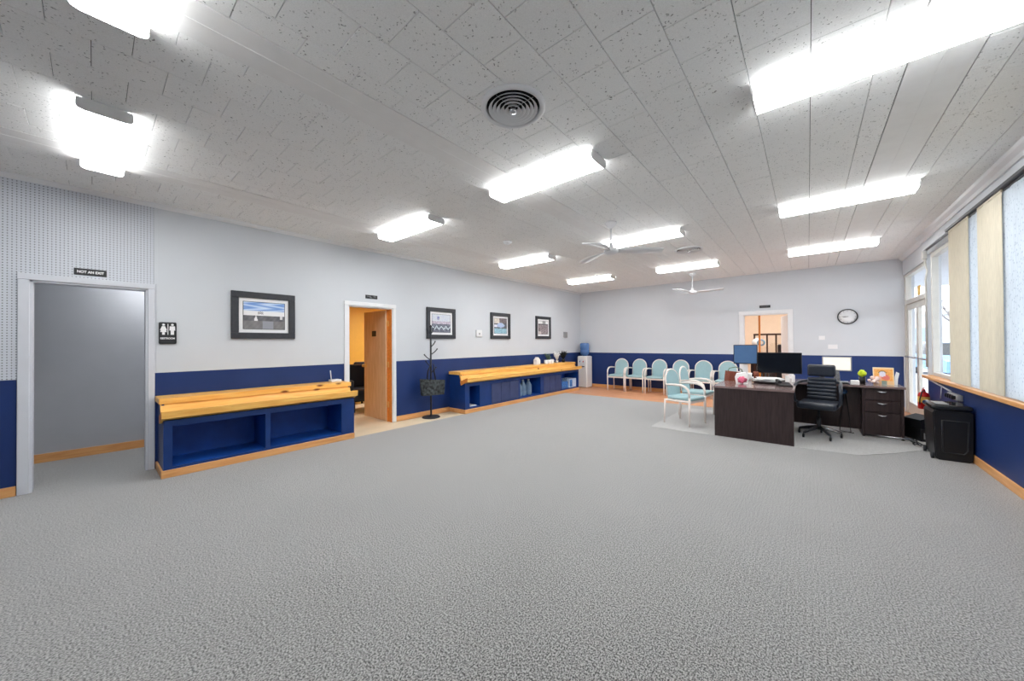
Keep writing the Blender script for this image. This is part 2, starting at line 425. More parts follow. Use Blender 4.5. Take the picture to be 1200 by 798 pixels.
for k in range(k0, 7):
    xa, xb_ = X0 + k * PX, X0 + (k + 1) * PX
    spans = [(max(xa, XL + .0), min(xb_, XR - .0))]
    for a, b in beams:
        ns = []
        for s0, s1 in spans:
            if b <= s0 or a >= s1: ns.append((s0, s1)); continue
            if a > s0: ns.append((s0, a))
            if b < s1: ns.append((b, s1))
        spans = ns
    for s0, s1 in spans:
        if s1 - s0 < .012: continue
        j = int((YF - Y0) / PY) - 1
        while True:
            ya = Y0 + j * PY + (PY / 2 if (k + 6) % 2 else 0); yb_ = ya + PY; j += 1
            if yb_ < YF: continue
            if ya > YB: break
            ya, yb_ = max(ya, YF), min(yb_, YB)
            if yb_ - ya < .01: continue
            cx, cy = (s0 + s1) / 2, (ya + yb_) / 2
            q = [inv_cam((x, y, ZC)) for x in (s0, s1) for y in (ya, yb_)]; c_ = inv_cam((cx, cy, ZC)); area = 0
            if all(q) and c_:
                xs = [a[0] for a in q]; ys = [a[1] for a in q]
                if max(xs) > 0 and min(xs) < 1200 and max(ys) > 0:
                    area = abs((q[3][0] - q[0][0]) * (q[2][1] - q[1][1]) - (q[3][1] - q[0][1]) * (q[2][0] - q[1][0])) / 2
                    area = min(area, (min(max(xs), 1200) - max(min(xs), 0)) * (max(ys) - max(min(ys), 0)))
            tiles.append((area, round(s1 - s0, 3), round(yb_ - ya, 3), cx, cy))
tiles.sort(key=lambda q: -q[0])
def tile_faces(mb, cx, cy, wx, wy, z):
    a, b = wx / 2 - .0016, wy / 2 - .0010
    def ring(i, zz): return [mb.v((cx + sx * (a - i), cy + sy * (b - i), zz)) for sx, sy in ((-1, -1), (1, -1), (1, 1), (-1, 1))]
    A, B, C_ = ring(0, z + .014), ring(0, z + .0015), ring(.0015, z)
    for P, Q in ((A, B), (B, C_)):
        for i in range(4): mb._f([P[i], P[(i + 1) % 4], Q[(i + 1) % 4], Q[i]])
    mb._f(C_[::-1]); mb._f(A)
cache = {}
rest = MB()
for i, (ar, wx, wy, cx, cy) in enumerate(tiles):
    if i < 300:
        key = (wx, wy)
        if key not in cache:
            mb = MB(); tile_faces(mb, 0, 0, wx, wy, 0); o = mb.build('ceiling_tile', m_tile, ceiling); cache[key] = o.data
        else:
            o = bpy.data.objects.new('ceiling_tile', cache[key]); COL.objects.link(o); o.parent = ceiling
        o.location = (cx, cy, ZC + random.choice((0, 0, 0, .0006, -.0006)))
    else: tile_faces(rest, cx, cy, wx, wy, ZC)
rest.build('far_ceiling_tiles', m_tile, ceiling, kind='stuff')

# ---------------------------------------------------------------- door casings
def casing(name, d, z, side):
    c = MB(); p = .02
    if side == 'L':
        for y0, y1 in ((d[0] - .068, d[0]), (d[1], d[1] + .055)): c.box(XL, XL + p, y0, y1, 0, z, .004, 1)
        c.box(XL, XL + p + .002, d[0] - .07, d[1] + .057, z, z + .062, .004, 1)
        for y0, y1 in ((d[0] - .002, d[0] + .016), (d[1] - .016, d[1] + .002)): c.box(XL - t - .01, XL + .004, y0, y1, 0, z)
        c.box(XL - t - .01, XL + .004, d[0], d[1], z - .016, z + .004)
    else:
        for x0, x1 in ((d[0] - .085, d[0]), (d[1], d[1] + .08)): c.box(x0, x1, YB - p, YB, 0, z, .004, 1)
        c.box(d[0] - .087, d[1] + .082, YB - p - .002, YB, z, z + .085, .004, 1)
        c.box(d[0] - .002, d[0] + .016, YB - .004, YB + t, 0, z); c.box(d[1] - .016, d[1] + .002, YB - .004, YB + t, 0, z); c.box(d[0], d[1], YB - .004, YB + t, z - .016, z + .004)
    return struct(name, c, m_casing if name == 'door_1' else m_white)
casing('door_1', D1, D1[2], 'L'); door2 = casing('door_2', D2, D2[2], 'L'); door3 = casing('door_3', D3, D3[2], 'B')

# corridor behind door 1
h = MB(); h.box(-7.2, XL - .001, -2.6, 2.4, -.12, -.0005); hf = struct('floor.001', h, m_carpet)
h = MB(); h.prism([(-6.98, -2.6), (-6.77, 2.4), (-6.9, 2.4), (-7.1, -2.6)], 0, 2.6, 2); h.box(-7.0, XL - t, -2.7, -2.6, 0, 2.6); h.box(-7.0, XL - t, 2.36, 2.46, 0, 2.6); struct('wall_hall', h, m_hall)
h = MB(); h.prism([(-6.964, -2.6), (-6.754, 2.4), (-6.775, 2.4), (-6.985, -2.6)], 0, .10, 2); struct('baseboard_hall', h, m_pineT)
h = MB(); h.box(-7.1, XL - t, -2.7, 2.4, 2.5, 2.6); struct('ceiling.001', h, m_wall)
hl = MB(); hl.box(-6.6, -6.3, .35, .95, 2.44, 2.5, .01, 1)
o = hl.build('ceiling_light', m_dimlens); tag(o, 'square ceiling light in the corridor behind the open doorway on the left', 'ceiling light')

# office behind door 2
h = MB(); h.box(-9.6, XL - .05, 2.5, 6.2, -.12, -.004); struct('floor.002', h, m_vinyl)
h = MB(); h.box(-9.6, -9.5, 2.5, 6.2, 0, 2.5); h.box(-9.6, XL - t, 2.40, 2.5, 0, 2.5); h.box(-9.6, XL - t, 6.2, 6.3, 0, 2.5); struct('wall_office', h, m_mustard)
h = MB(); h.box(-9.6, XL - t, 2.4, 6.3, 2.4, 2.5); struct('ceiling.002', h, m_peach)
h = MB(); h.box(-8.3, -7.3, 4.9, 5.6, 2.36, 2.4, .01, 1)  # unseen light panel, added to brighten the office
o = h.build('ceiling_light', m_dimlens); tag(o, 'wide flat light panel added out of view to brighten the mustard office', 'ceiling light')
# oak door leaf, opened into the office
dl = thing('door_leaf', 'oak veneer door standing open into the mustard office', 'door', (-5.66, 3.335, 0), 0, world=True)
h = MB(); h.box(-6.43, -5.672, 3.30, 3.338, .012, 1.955, .002, 1); h.build('door_panel', m_oak, dl)
h = MB(); h.box(-5.671, -5.545, 3.338, 3.344, 0, 1.965); h.box(-5.67, -5.655, 3.32, 3.344, 0, 1.965); h.build('jamb_lining', m_pineEnd, dl)
for z in (1.72, 1.0, .3):
    h = MB(); h.box(-5.676, -5.63, 3.327, 3.336, z - .05, z + .05, .001, 1); h.tube([(-5.672, 3.322, z - .05), (-5.672, 3.322, z + .05)], .007); h.build('hinge', m_brass, dl)
h = MB(); h.lathe([(.012, 0), (.012, -.03), (.028, -.04), (.03, -.055), (.02, -.068), (.0, -.07)], (-6.37, 3.30, .96), 16, 1); h.lathe([(.03, 0), (.03, -.004)], (-6.37, 3.30, .96), 16, 1); h.build('door_knob', m_brass, dl)
pl = MB(); pl.box(-6.13, -5.99, 3.292, 3.299, 1.50, 1.60, .002, 1); o = pl.build('door_sign', m_black); tag(o, 'small dark plate screwed to the open oak door', 'sign')
# black seats in the office
for i, (x, y, rz, lab) in enumerate([(-7.15, 3.66, -.2, 'black leather visitor chair nearest the open oak door in the office'), (-8.1, 4.3, -.2, 'black leather visitor chair farther back in the mustard office')]):
    a = thing('visitor_chair', lab, 'chair', (x, y, 0), rz, 'black chairs in the office')
    q = MB(); q.box(-.3, .3, -.3, .3, .2, .46, .04, 3); q.build('seat', m_leather, a)
    q = MB(); q.box(-.32, -.2, -.3, .3, .4, .93, .04, 3); q.build('backrest', m_leather, a)
    for s in (-1, 1):
        q = MB(); q.box(-.3, .3, s * .31 - .04, s * .31 + .04, .14, .64, .03, 3); q.build('armrest', m_leather, a)
        for sx in (-.26, .26): q = MB(); q.tube([(sx, s * .26, -.004), (sx, s * .26, .2)], .02); q.build('leg', m_blackm, a)

# room behind door 3
h = MB(); h.box(-3, 1.3, YB + t, 13.2, -.12, -.004); struct('floor.003', h, m_lam)
h = MB(); h.box(-3, 1.25, 13.1, 13.2, 0, 2.7); h.box(-3.1, -3, YB + t, 13.2, 0, 2.7); h.box(1.2, 1.3, YB + t, 13.2, 0, 2.7); struct('wall_workroom', h, m_warm)
h = MB(); h.box(-3.1, 1.3, YB + t, 13.2, 2.6, 2.7); struct('ceiling.003', h, m_warm)
for i in range(2):
    h = MB(); h.box(-1.7 + i * 1.3, -.9 + i * 1.3, 11.2, 11.6, 2.55, 2.6); o = h.build('ceiling_light', m_dimlens)
    tag(o, 'ceiling light in the warm room seen through the back opening, ' + ('left one' if i == 0 else 'right one'), 'ceiling light', 'workroom lights')
h = MB(); h.box(1.3, XR + .15, YB + .02, 13.3, -.1, 3.1); h.box(-3.1, XR + .15, 13.3, 13.4, -.1, 3.1); struct('wall_outer', h, m_bldg)
h = MB(); h.prism([(-.352, 10.13), (-.345, 10.17), (-.465, 10.86), (-.505, 10.85)], .01, 1.96, 2); o = h.build('white_door_leaf', m_white); tag(o, 'white door standing open inside the back opening', 'door')
# orange-brown post and white cupboard edge
h = MB(); h.box(-.965, -.925, 10.9, 10.94, 0, 2.6, .004, 1); o = h.build('corner_post', m_pineEnd); tag(o, 'orange brown timber post standing in the warm back room', 'post')
dv = thing('glazed_partition', 'brown framed glazed partition in the warm back room', 'partition', (-.85, 11.4, 0), 0, world=True)
h = MB()
for x in (-1.10, -.825, -.635, -.2): h.box(x - .018, x + .018, 11.39, 11.42, 0, 1.53)
h.box(-1.12, .3, 11.385, 11.425, 1.52, 1.565); h.build('frame', wood('walnut frame', (70, 48, 36), (92, 62, 46), (50, 30, 20), 2, False), dv)
h = MB(); h.box(-1.09, .25, 11.402, 11.406, .02, 1.52); h.build('pane', m_glass, dv)
sg = thing('round_sign', 'pale blue and white round plate hanging on the glazed partition', 'sign', (-1.0, 11.36, 1.36), 0, world=True)
h = MB(); h.lathe([(.0, 11.350), (.11, 11.350), (.115, 11.358), (.115, 11.366), (.0, 11.368)], (-1.04, 0, 1.33), 28, 1); h.build('plate', m_paper, sg)
h = MB(); h.lathe([(.05, 11.346), (.09, 11.344), (.09, 11.350), (.05, 11.351)], (-.95, 0, 1.33), 24, 1, caps=False); h.build('ring', M('pale blue enamel', (130, 170, 200), .5), sg)
h = MB(); h.box(-.62, -.42, 11.6, 11.8, .9, 1.28, .03, 2); h.box(-.6, -.44, 11.58, 11.6, 1.0, 1.2); h.box(-1.2, .2, 11.5, 11.95, 0, .9); o = h.build('counter', m_esp); tag(o, 'dark counter behind the glazed partition of the back room', 'counter')

# ---------------------------------------------------------------- signs
def wall_plate(name, y0, y1, z0, z1, mat, label, bev=.004):
    o = thing(name, label, 'sign', (XL, (y0 + y1) / 2, z0), 0, world=True)
    q = MB(); q.box(XL + .004, XL + .011, y0, y1, z0, z1, bev, 2); q.build('plate', mat, o); return o
m_sign = M('charcoal sign plastic', (44, 45, 48), .5)
m_signw = M('white sign lettering', (244, 244, 246), .6, var=0)
RX_ = (PI / 2, 0, PI / 2)
s1 = wall_plate('exit_sign', -.125, .088, 2.068, 2.135, m_sign, 'charcoal plate reading NOT AN EXIT above the left doorway', .002)
text('lettering', 'NOT AN EXIT', .034, (XL + .0125, -.018, 2.101), RX_, m_signw, s1, .82, .0012)
s2 = wall_plate('restroom_sign', .468, .612, 1.378, 1.622, m_sign, 'charcoal restroom plate with woman and man pictograms', .012)
text('lettering', 'RESTROOM', .027, (XL + .0125, .54, 1.44), RX_, m_signw, s2, .85, .0008)
q = MB(); X1 = XL + .0118
def figure(y, dress):
    q.lathe([(.0, X1), (.012, X1), (.012, X1 + .001), (0, X1 + .001)], (0, y, 1.594), 16, 0)
    if dress: q.prism([(y - .012, 1.578), (y + .012, 1.578), (y + .028, 1.535), (y + .02, 1.531), (y + .028, 1.512), (y + .011, 1.512), (y + .011, 1.482), (y - .011, 1.482), (y - .011, 1.512), (y - .028, 1.512), (y - .02, 1.531), (y - .028, 1.535)], X1, X1 + .001, 0)
    else: q.prism([(y - .022, 1.578), (y + .022, 1.578), (y + .024, 1.53), (y + .014, 1.53), (y + .014, 1.482), (y - .014, 1.482), (y - .014, 1.53), (y - .024, 1.53)], X1, X1 + .001, 0)
figure(.506, True); figure(.578, False); q.box(X1, X1 + .001, .539, .545, 1.482, 1.604); q.build('pictograms', m_signw, s2)
s3 = wall_plate('office_sign', 2.864, 3.072, 2.11, 2.17, m_sign, 'small charcoal plate over the oak office doorway', .002)
q = MB(); 
for y0, y1, z in ((2.885, 2.955, 2.147), (2.935, 2.975, 2.128), (3.0, 3.045, 2.147)): q.box(X1, X1 + .001, y0, y1, z - .006, z + .006)
q.build('lettering', M('dim grey lettering', (128, 130, 134), .6), s3, kind='stuff')
s4 = thing('door_sign', 'small black plate over the back room opening', 'sign', (-.755, YB, 2.13), 0, world=True)
q = MB(); q.box(-.86, -.655, YB - .008, YB, 2.135, 2.195, .002, 1); q.build('plate', m_sign, s4)
q = MB()
for i in range(6): q.box(-.83 + i * .026, -.83 + i * .026 + .017, YB - .0095, YB - .008, 2.152, 2.178)
q.build('lettering', M('grey lettering', (96, 98, 102), .6), s4, kind='stuff')

# ---------------------------------------------------------------- framed pictures
def P1(u, v):
    n = math.sin(u * 23 + v * 9) * .5 + math.sin(u * 51 - v * 31) * .3
    sky = v > .70 - .10 * u
    if v > .68 - .0 * u:
        k = .5 + .5 * math.sin(u * 9 + 3 * math.sin(v * 22)) ; return (110 + 90 * k, 150 + 70 * k, 215 + 30 * k)
    if v > .50:
        if .34 < u < .47 and .54 < v < .64 and (int(u * 46) + int(v * 30)) % 2: return (60, 60, 78)
        return (232, 232, 236)
    if v > .30:
        if .25 < u < .33 and abs(u - .29) < (.52 - v) * .25: return (235, 235, 238)
        if .88 < u < .95 and v > .38: return (215, 215, 218)
        return (98 + 16 * n, 98 + 16 * n, 104 + 16 * n)
    if .45 < u < .72: return (150, 152, 162)
    return (122 + 10 * n, 120 + 10 * n, 122 + 10 * n)
def P2(u, v):
    n = random.uniform(-34, 34)
    if v > .60: return (206 + n / 3, 212 + n / 3, 222) if not (.25 < u < .4 and .7 < v < .88) else (150 + n, 156 + n, 190)
    if v > .46: return (190 + n, 180 + n, 196 + n)
    if abs(((u * 4) % 1) - .5) * .35 + .2 > v > abs(((u * 4) % 1) - .5) * .35 + .12: return (200, 212, 220)
    return (104 + n, 108 + n, 124 + n)
def P3(u, v):
    n = random.uniform(-22, 22); e = ((u - .52) / .3) ** 2 + ((v - .55) / .16) ** 2
    if e < 1: return (180 + n, 196 + n, 226)
    if v > .66: return (216 + n, 208 + n, 200 + n) if u < .4 else (118 + n, 108 + n, 112 + n)
    if v < .34: return (150 + n, 190 + n, 208 + n)
    if ((u - .12) / .14) ** 2 + ((v - .5) / .1) ** 2 < 1: return (224, 228, 240)
    return (92 + n, 96 + n, 108 + n)
def P4(u, v):
    n = random.uniform(-36, 36)
    if v > .80: return (226, 226, 228) if not (.4 < u < .75) else (150 + n, 150 + n, 152 + n)
    if v > .72: return (96, 90, 94)
    if u < .3 and v < .2 : return (200, 190, 190)
    return (138 + n, 126 + n, 130 + n)
def picture(y0, y1, z0, z1, fw_, mw, fn, label, nu, nv):
    p = thing('framed_picture', label, 'picture', (XL, (y0 + y1) / 2, z0), 0, 'framed photographs on the left wall', world=True)
    q = MB(); X = XL
    for a in ((y0, y1, z0, z0 + fw_), (y0, y1, z1 - fw_, z1), (y0, y0 + fw_, z0 + fw_, z1 - fw_), (y1 - fw_, y1, z0 + fw_, z1 - fw_)):
        q.box(X + .002, X + .032, *a, .005, 2)
    q.build('frame', m_frame, p)
    q = MB(); q.box(X + .002, X + .010, y0 + fw_ * .8, y1 - fw_ * .8, z0 + fw_ * .8, z1 - fw_ * .8); q.build('mount', m_mat, p)
    a = fw_ + mw; g = MB(); w_ = .006
    for b in ((y0 + a - w_, y1 - a + w_, z0 + a - w_, z0 + a), (y0 + a - w_, y1 - a + w_, z1 - a, z1 - a + w_), (y0 + a - w_, y0 + a, z0 + a, z1 - a), (y1 - a, y1 - a + w_, z0 + a, z1 - a)): g.box(X + .0105, X + .0125, *b)
    g.build('inner_line', m_frame, p)
    grid_print('print', (X + .0115, y0 + a, z0 + a), (0, y1 - y0 - 2 * a, 0), (0, 0, z1 - z0 - 2 * a), nu, nv, fn, m_print, p)
picture(1.108, 1.825, 1.442, 2.048, .078, .05, P1, 'wide framed photograph of a low white building under blue sky', 60, 40)
picture(4.062, 4.77, 1.457, 2.06, .078, .05, P2, 'framed group photograph on the wall behind the coat rack', 30, 26)
picture(5.815, 6.505, 1.462, 2.068, .078, .05, P3, 'framed photograph with a pale blue oval shape, third of the four', 24, 24)
picture(7.55, 8.26, 1.47, 2.08, .078, .05, P4, 'framed brownish grey photograph nearest the water cooler', 24, 24)
q = MB(); q.box(XL, XL + .03, 5.36, 5.53, 1.505, 1.655, .006, 2); q.mi = 1; q.box(XL + .03, XL + .032, 5.43, 5.47, 1.55, 1.59)
o = q.build('thermostat', [m_white, m_endcap]); tag(o, 'white thermostat between the second and third pictures', 'thermostat')
q = MB(); q.box(XL, XL + .05, 8.95, 9.11, 1.51, 1.68, .006, 2); o = q.build('wall_intercom', m_endcap); tag(o, 'small grey box on the wall above the plants', 'intercom')

# ---------------------------------------------------------------- benches (cupboards with a pine ledge)
def bench(name, label, y0, y1, xf, openings, doors):
    b = thing(name, label, 'cabinet', (XL, (y0 + y1) / 2, 0), 0, 'low navy cupboards with pine ledge', world=True)
    ztop = .585
    q = MB()
    # carcass: back, ends, top, bottom, front rails and stiles
    q.box(XL + .002, XL + .015, y0 + .02, y1 - .02, .09, ztop)
    q.box(XL + .002, xf, y0, y0 + .02, .0, ztop); q.box(XL + .002, xf, y1 - .02, y1, .0, ztop)
    q.box(XL + .002, xf - .02, y0 + .02, y1 - .02, .085, .10)
    q.box(xf - .02, xf, y0 + .02, y1 - .02, .52, ztop); q.box(xf - .02, xf, y0 + .02, y1 - .02, 0, .10)
    cuts = sorted(openings + doors); yy = y0 + .02
    for a, c_ in cuts:
        if a > yy: q.box(xf - .02, xf, yy, a, .10, .52)
        yy = c_
    q.box(xf - .02, xf, yy, y1 - .02, .10, .52)
    q.build('carcass', m_navyb, b)
    q = MB()
    for a, c_ in cuts: q.box(XL + .016, xf - .021, a - .006, a, .101, .56); q.box(XL + .016, xf - .021, c_, c_ + .006, .101, .56)
    q.box(XL + .0155, XL + .02, y0 + .021, y1 - .021, .10, .575); q.box(XL + .02, xf - .021, y0 + .022, y1 - .022, .1005, .106); q.box(XL + .02, xf - .021, y0 + .022, y1 - .022, .565, .575)
    q.build('interior', m_navyin, b)
    for a, c_ in doors:
        n = max(2, round((c_ - a) / .31)); w_ = (c_ - a) / n
        for i in range(n):
            q = MB(); q.box(xf - .012, xf + .006, a + i * w_ + .004, a + (i + 1) * w_ - .004, .108, .512, .003, 1)
            q.build('cupboard_door', m_navydoor, b)
    q = MB(); q.box(xf, xf + .018, y0 - .018, y1 + .0, 0, .078, .004, 1); q.box(XL + .002, xf, y0 - .018, y0, 0, .078, .004, 1)
    q.build('plinth', m_pineT, b)
    # pine ledge: top board, slanting back board, front board forming a trough
    e = .02
    q = MB(); q.box(XL + .002, -5.19, y0 - e, y1 + e, .742, .802, .004, 1); q.build('top_board', m_pineY, b)
    q = MB(); q.prism([(-5.235, .742), (-5.205, .742), (-5.155, .60), (-5.185, .60)], y0 - e * .5, y1 + e * .2, 1); q.build('slanted_board', m_pineY, b)
    q = MB(); q.prism([(-5.178, .545), (-5.02, .613), (-4.99, .618), (-4.983, .688), (-5.0, .694), (-5.20, .62)], y0 - e, y1 + e, 1)
    for f_ in q.b.faces:
        if len(f_.verts) > 4: f_.material_index = 1
    q.build('front_board', [m_pineY, m_pineEnd], b)
    q = MB(); q.box(XL + .002, -5.2, y0, y0 + .02, .585, .742); q.build('end_fillet', m_navyb, b)
    q = MB(); q.box(XL + .002, -5.2, y1 - .02, y1, .585, .742); q.build('end_fillet', m_navyb, b)
    q = MB(); q.box(XL + .002, XL + .014, y0 + .02, y1 - .02, .585, .742); q.build('back_fillet', m_navyb, b)
    return b
bench('low_cupboard', 'short navy open cupboard with a pine ledge beside the restroom doorway', .462, 2.44, -5.06, [(.53, 1.35), (1.40, 2.262)], [])
bench('low_cupboard', 'long navy cupboard with pine ledge, shut doors and bottled water, under three pictures', 4.62, 9.02, -5.08, [(4.74, 5.02), (6.32, 7.13), (8.12, 8.97)], [(5.36, 6.26), (7.26, 8.06)])
ZT = .802
# router on short bench
r = thing('wireless_router', 'small white router with an upright aerial on the short pine ledge', 'router', (-5.42, 2.33, ZT), 0, world=True)
q = MB(); q.box(-5.49, -5.36, 2.26, 2.40, ZT, ZT + .035, .008, 2); q.build('body', m_white, r)
q = MB(); q.tube([(-5.45, 2.285, ZT + .03), (-5.455, 2.275, ZT + .17)], .007); q.build('aerial', m_white, r)
# things on the long bench
hs = thing('house_ornament', 'small white house-shaped ornament on the long pine ledge', 'ornament', (-5.4, 7.42, ZT), 0, world=True)
q = MB(); q.prism([(7.34, ZT), (7.52, ZT), (7.52, ZT + .12), (7.43, ZT + .19), (7.34, ZT + .12)], -5.45, -5.36, 0); q.build('body', m_flower, hs)
for i, (y, hh) in enumerate(((7.78, .10), (7.93, .10), (8.06, .11))):
    k = thing('white_mug', 'white mug on the pine ledge, ' + ('nearest the house ornament', 'middle one of the three', 'nearest the plants')[i], 'mug', (-5.36, y, ZT), .4, 'white mugs on the long ledge')
    q = MB(); q.lathe([(.0, 0), (.045, 0), (.05, .01), (.05, hh), (.045, hh), (.042, .012), (.0, .012)], (0, 0, 0), 16, caps=False); q.build('cup', m_flower, k)
    q = MB(); q.tube([(.048, 0, hh * .8), (.075, 0, hh * .7), (.075, 0, hh * .35), (.048, 0, hh * .25)], .006, 6); q.build('handle', m_flower, k)
def plant(name, lab, x, y, pot, leaf, hh, n, sp, potm):
    p = thing(name, lab, 'plant', (x, y, ZT), 0)
    q = MB(); q.lathe([(.0, 0), (pot * .7, 0), (pot, pot * 1.5), (pot * .85, pot * 1.5), (0, pot * 1.3)], (0, 0, 0), 14, caps=False); q.build('pot', potm, p)
    q = MB()
    for i in range(n):
        a = random.uniform(0, 6.28); r_ = random.uniform(.2, 1) * sp; z = hh * random.uniform(.55, 1); b0 = Vector((0, 0, pot * 1.3))
        tip = Vector((r_ * math.cos(a), r_ * math.sin(a), z)); mid = b0.lerp(tip, .55) + Vector((0, 0, .03))
        q.tube([b0, mid, tip], [.004, .014, .002], 5, flat=.3)
        for _ in range(2):
            e = mid.lerp(tip, random.random()); q.tube([e, e + Vector((random.uniform(-.05, .05), random.uniform(-.05, .05), random.uniform(.0, .05)))], [.012, .002], 5, flat=.3)
    q.build('leaves', leaf, p, kind='stuff'); return p
plant('potted_plant', 'small sage green plant just behind the white mugs on the ledge', -5.44, 8.0, .04, m_leafg, .27, 16, .12, m_flower)
plant('flower_vase', 'white flowers in a white pot beside the dark plant', -5.40, 8.38, .04, m_flower, .33, 22, .10, m_flower)
plant('potted_plant', 'dark spiky plant in a black pot at the far end of the ledge', -5.40, 8.72, .06, m_leaf, .34, 34, .13, m_black)
# bottled water in the cupboard
def bottle(x, y, z, r_, hh, lab, mat, grp, cap=m_white):
    b = thing('water_bottle', lab, 'bottle', (x, y, z), 0, grp)
    q = MB(); q.lathe([(.0, 0), (r_ * .9, 0), (r_, .02), (r_, hh * .28), (r_ * .94, hh * .31), (r_, hh * .34), (r_, hh * .62), (r_ * .35, hh * .88), (r_ * .3, hh * .94), (0, hh * .94)], (0, 0, 0), 18); q.build('body', mat, b)
    q = MB(); q.lathe([(r_ * .36, hh * .93), (r_ * .36, hh), (0, hh)], (0, 0, 0), 12); q.build('cap', cap, b)
bottle(-5.22, 6.43, .106, .085, .38, 'clear water bottle at the near side of the open middle bay', m_clear, 'bottles in the middle bay')
bottle(-5.24, 6.62, .106, .085, .38, 'clear water bottle second in the open middle bay', m_clear, 'bottles in the middle bay')
bottle(-5.22, 6.81, .106, .085, .38, 'clear water bottle third in the open middle bay', m_clear, 'bottles in the middle bay')
q = MB(); q.box(-5.33, -5.13, 4.80, 4.98, .106, .125, .003, 1); o = q.build('paper_stack', m_paper); tag(o, 'white papers lying in the narrow open bay of the long cupboard', 'papers')
pk = thing('bottle_pack', 'blue shrink-wrapped pack of small water bottles in the last bay', 'bottle pack', (-5.24, 8.33, .106), 0, world=True)
q = MB(); q.box(-5.40, -5.11, 8.16, 8.50, .106, .30, .02, 2); q.build('wrap', m_bluepack, pk)
for i in range(4): q = MB(); q.lathe([(.03, .30), (.03, .33), (.014, .36), (.014, .385), (0, .385)], (-5.16, 8.2 + i * .085, 0), 10); q.build('bottle_neck', m_clear, pk)
pk = thing('water_case', 'white and blue printed case of water beside the cooler end', 'box', (-5.24, 8.72, .106), 0, world=True)
q = MB(); q.box(-5.40, -5.105, 8.54, 8.92, .106, .35, .008, 2); q.build('carton', m_packwhite, pk)
q = MB(); q.box(-5.1048, -5.1035, 8.56, 8.70, .13, .32); q.build('printed_panel', m_bluepack, pk)

# ---------------------------------------------------------------- water cooler
wc = thing('water_cooler', 'white floor standing water cooler with a blue bottle in the far corner', 'water cooler', (-5.27, 9.76, 0), 0, world=True)
q = MB(); q.box(-5.44, -5.11, 9.58, 9.92, 0, .95, .03, 3); q.build('cabinet', m_coolw, wc)
q = MB(); q.box(-5.37, -5.18, 9.574, 9.585, .66, .86, .004, 1); q.build('tap_panel', m_white, wc)
for i in range(2): q = MB(); q.tube([(-5.33 + i * .11, 9.578, .80), (-5.33 + i * .11, 9.54, .80), (-5.33 + i * .11, 9.535, .765)], .012); q.build('tap', (m_red if i else m_jug), wc)
q = MB(); q.box(-5.36, -5.19, 9.53, 9.58, .625, .65, .006, 1); q.build('drip_tray', m_black, wc)
wj = thing('cooler_bottle', 'blue plastic water bottle turned upside down on the cooler', 'bottle', (-5.275, 9.75, .95), 0, world=True)
q = MB(); q.lathe([(.0, .945), (.06, .95), (.08, .975), (.135, 1.01), (.14, 1.12), (.132, 1.135), (.132, 1.155), (.14, 1.17), (.14, 1.32), (.12, 1.345), (0, 1.35)], (-5.275, 9.75, 0), 24); q.build('body', m_jug, wj)

# ---------------------------------------------------------------- coat rack with tote bag
cr = thing('coat_rack', 'black metal coat rack with short hooks standing on the cream floor', 'coat rack', (-5.36, 4.03, -.004), 0)
q = MB(); q.lathe([(.0, 0), (.165, 0), (.165, .012), (.15, .022), (.03, .03), (.02, .05), (0, .05)], (0, 0, 0), 28); q.build('base', m_blackm, cr)
q = MB(); q.tube([(0, 0, .03), (0, 0, 1.66)], .017, 12); q.lathe([(.0, 1.66), (.026, 1.67), (.03, 1.69), (.0, 1.715)], (0, 0, 0), 12); q.build('pole', m_blackm, cr)
for z, a, L_ in ((1.54, 2.4, .07), (1.54, .3, .07), (1.54, 4.5, .07), (1.30, .9, .08), (1.16, 1.2, .12), (1.06, -1.7, .13), (.94, 4.2, .09), (.82, 1.2, .10)):
    q = MB(); c_, s_ = math.cos(a), math.sin(a)
    q.tube([(0, 0, z), (L_ * .6 * c_, L_ * .6 * s_, z + .05), (L_ * c_, L_ * s_, z + .10)], .009, 8); q.blob((L_ * c_, L_ * s_, z + .105), .014, 1); q.build('hook', m_blackm, cr)
tb = thing('tote_bag', 'dark grey patterned tote bag hanging from the coat rack', 'bag', (-5.30, 4.02, .42), 1.25)
q = MB(); q.prism([(-.20, .0), (.20, .0), (.235, .26), (-.235, .30)], -.07, .07, 1)
for v in q.b.verts:
    if v.co.z > .1: v.co.y *= .35
q.build('bag_body', m_toteA, tb)
for s in (-1, 1):
    q = MB(); q.tube([(-.1, s * .02, .27), (-.085, s * .015, .44), (-.03, 0, .56), (.03, 0, .56), (.03, s * .015, .44), (.06, s * .02, .27)], .008, 6); q.build('strap', m_blackm, tb)

# ---------------------------------------------------------------- fluorescent fixtures
def fixture_proto(L_, loc, label):
    t_ = thing('fluorescent_light', label, 'ceiling light', loc, 0, 'fluorescent ceiling fixtures')
    hL = L_ / 2
    q = MB(); q.box(-hL + .002, hL - .002, -.10, .10, -.02, .012, .004, 1); q.build('housing', m_lamphousing, t_)
    q = MB(); pr = [(-.118, -.006), (-.122, -.016), (-.122, -.044), (-.114, -.058), (-.09, -.066), (.09, -.066), (.114, -.058), (.122, -.044), (.122, -.016), (.118, -.006)]
    q.prism(pr, -hL + .012, hL - .012, 0); q.build('lens', m_tubelens, t_)
    for s in (-1, 1):
        q = MB(); pr2 = [(a * 1.03, b * 1.03) for a, b in pr]; pr2[0] = (-.122, .006); pr2[-1] = (.122, .006); q.prism(pr2, s * hL - .013 * (s > 0), s * hL + .013 * (s < 0), 0); q.build('end_cap', M('pale end cap', (226, 226, 226), .5, var=.01) if s < 0 else bpy.data.materials['pale end cap'], t_)
    return t_
cols = [(-4.075, 1.17, 'left'), (-1.90, 1.16, 'middle'), (.30, 1.11, 'right')]
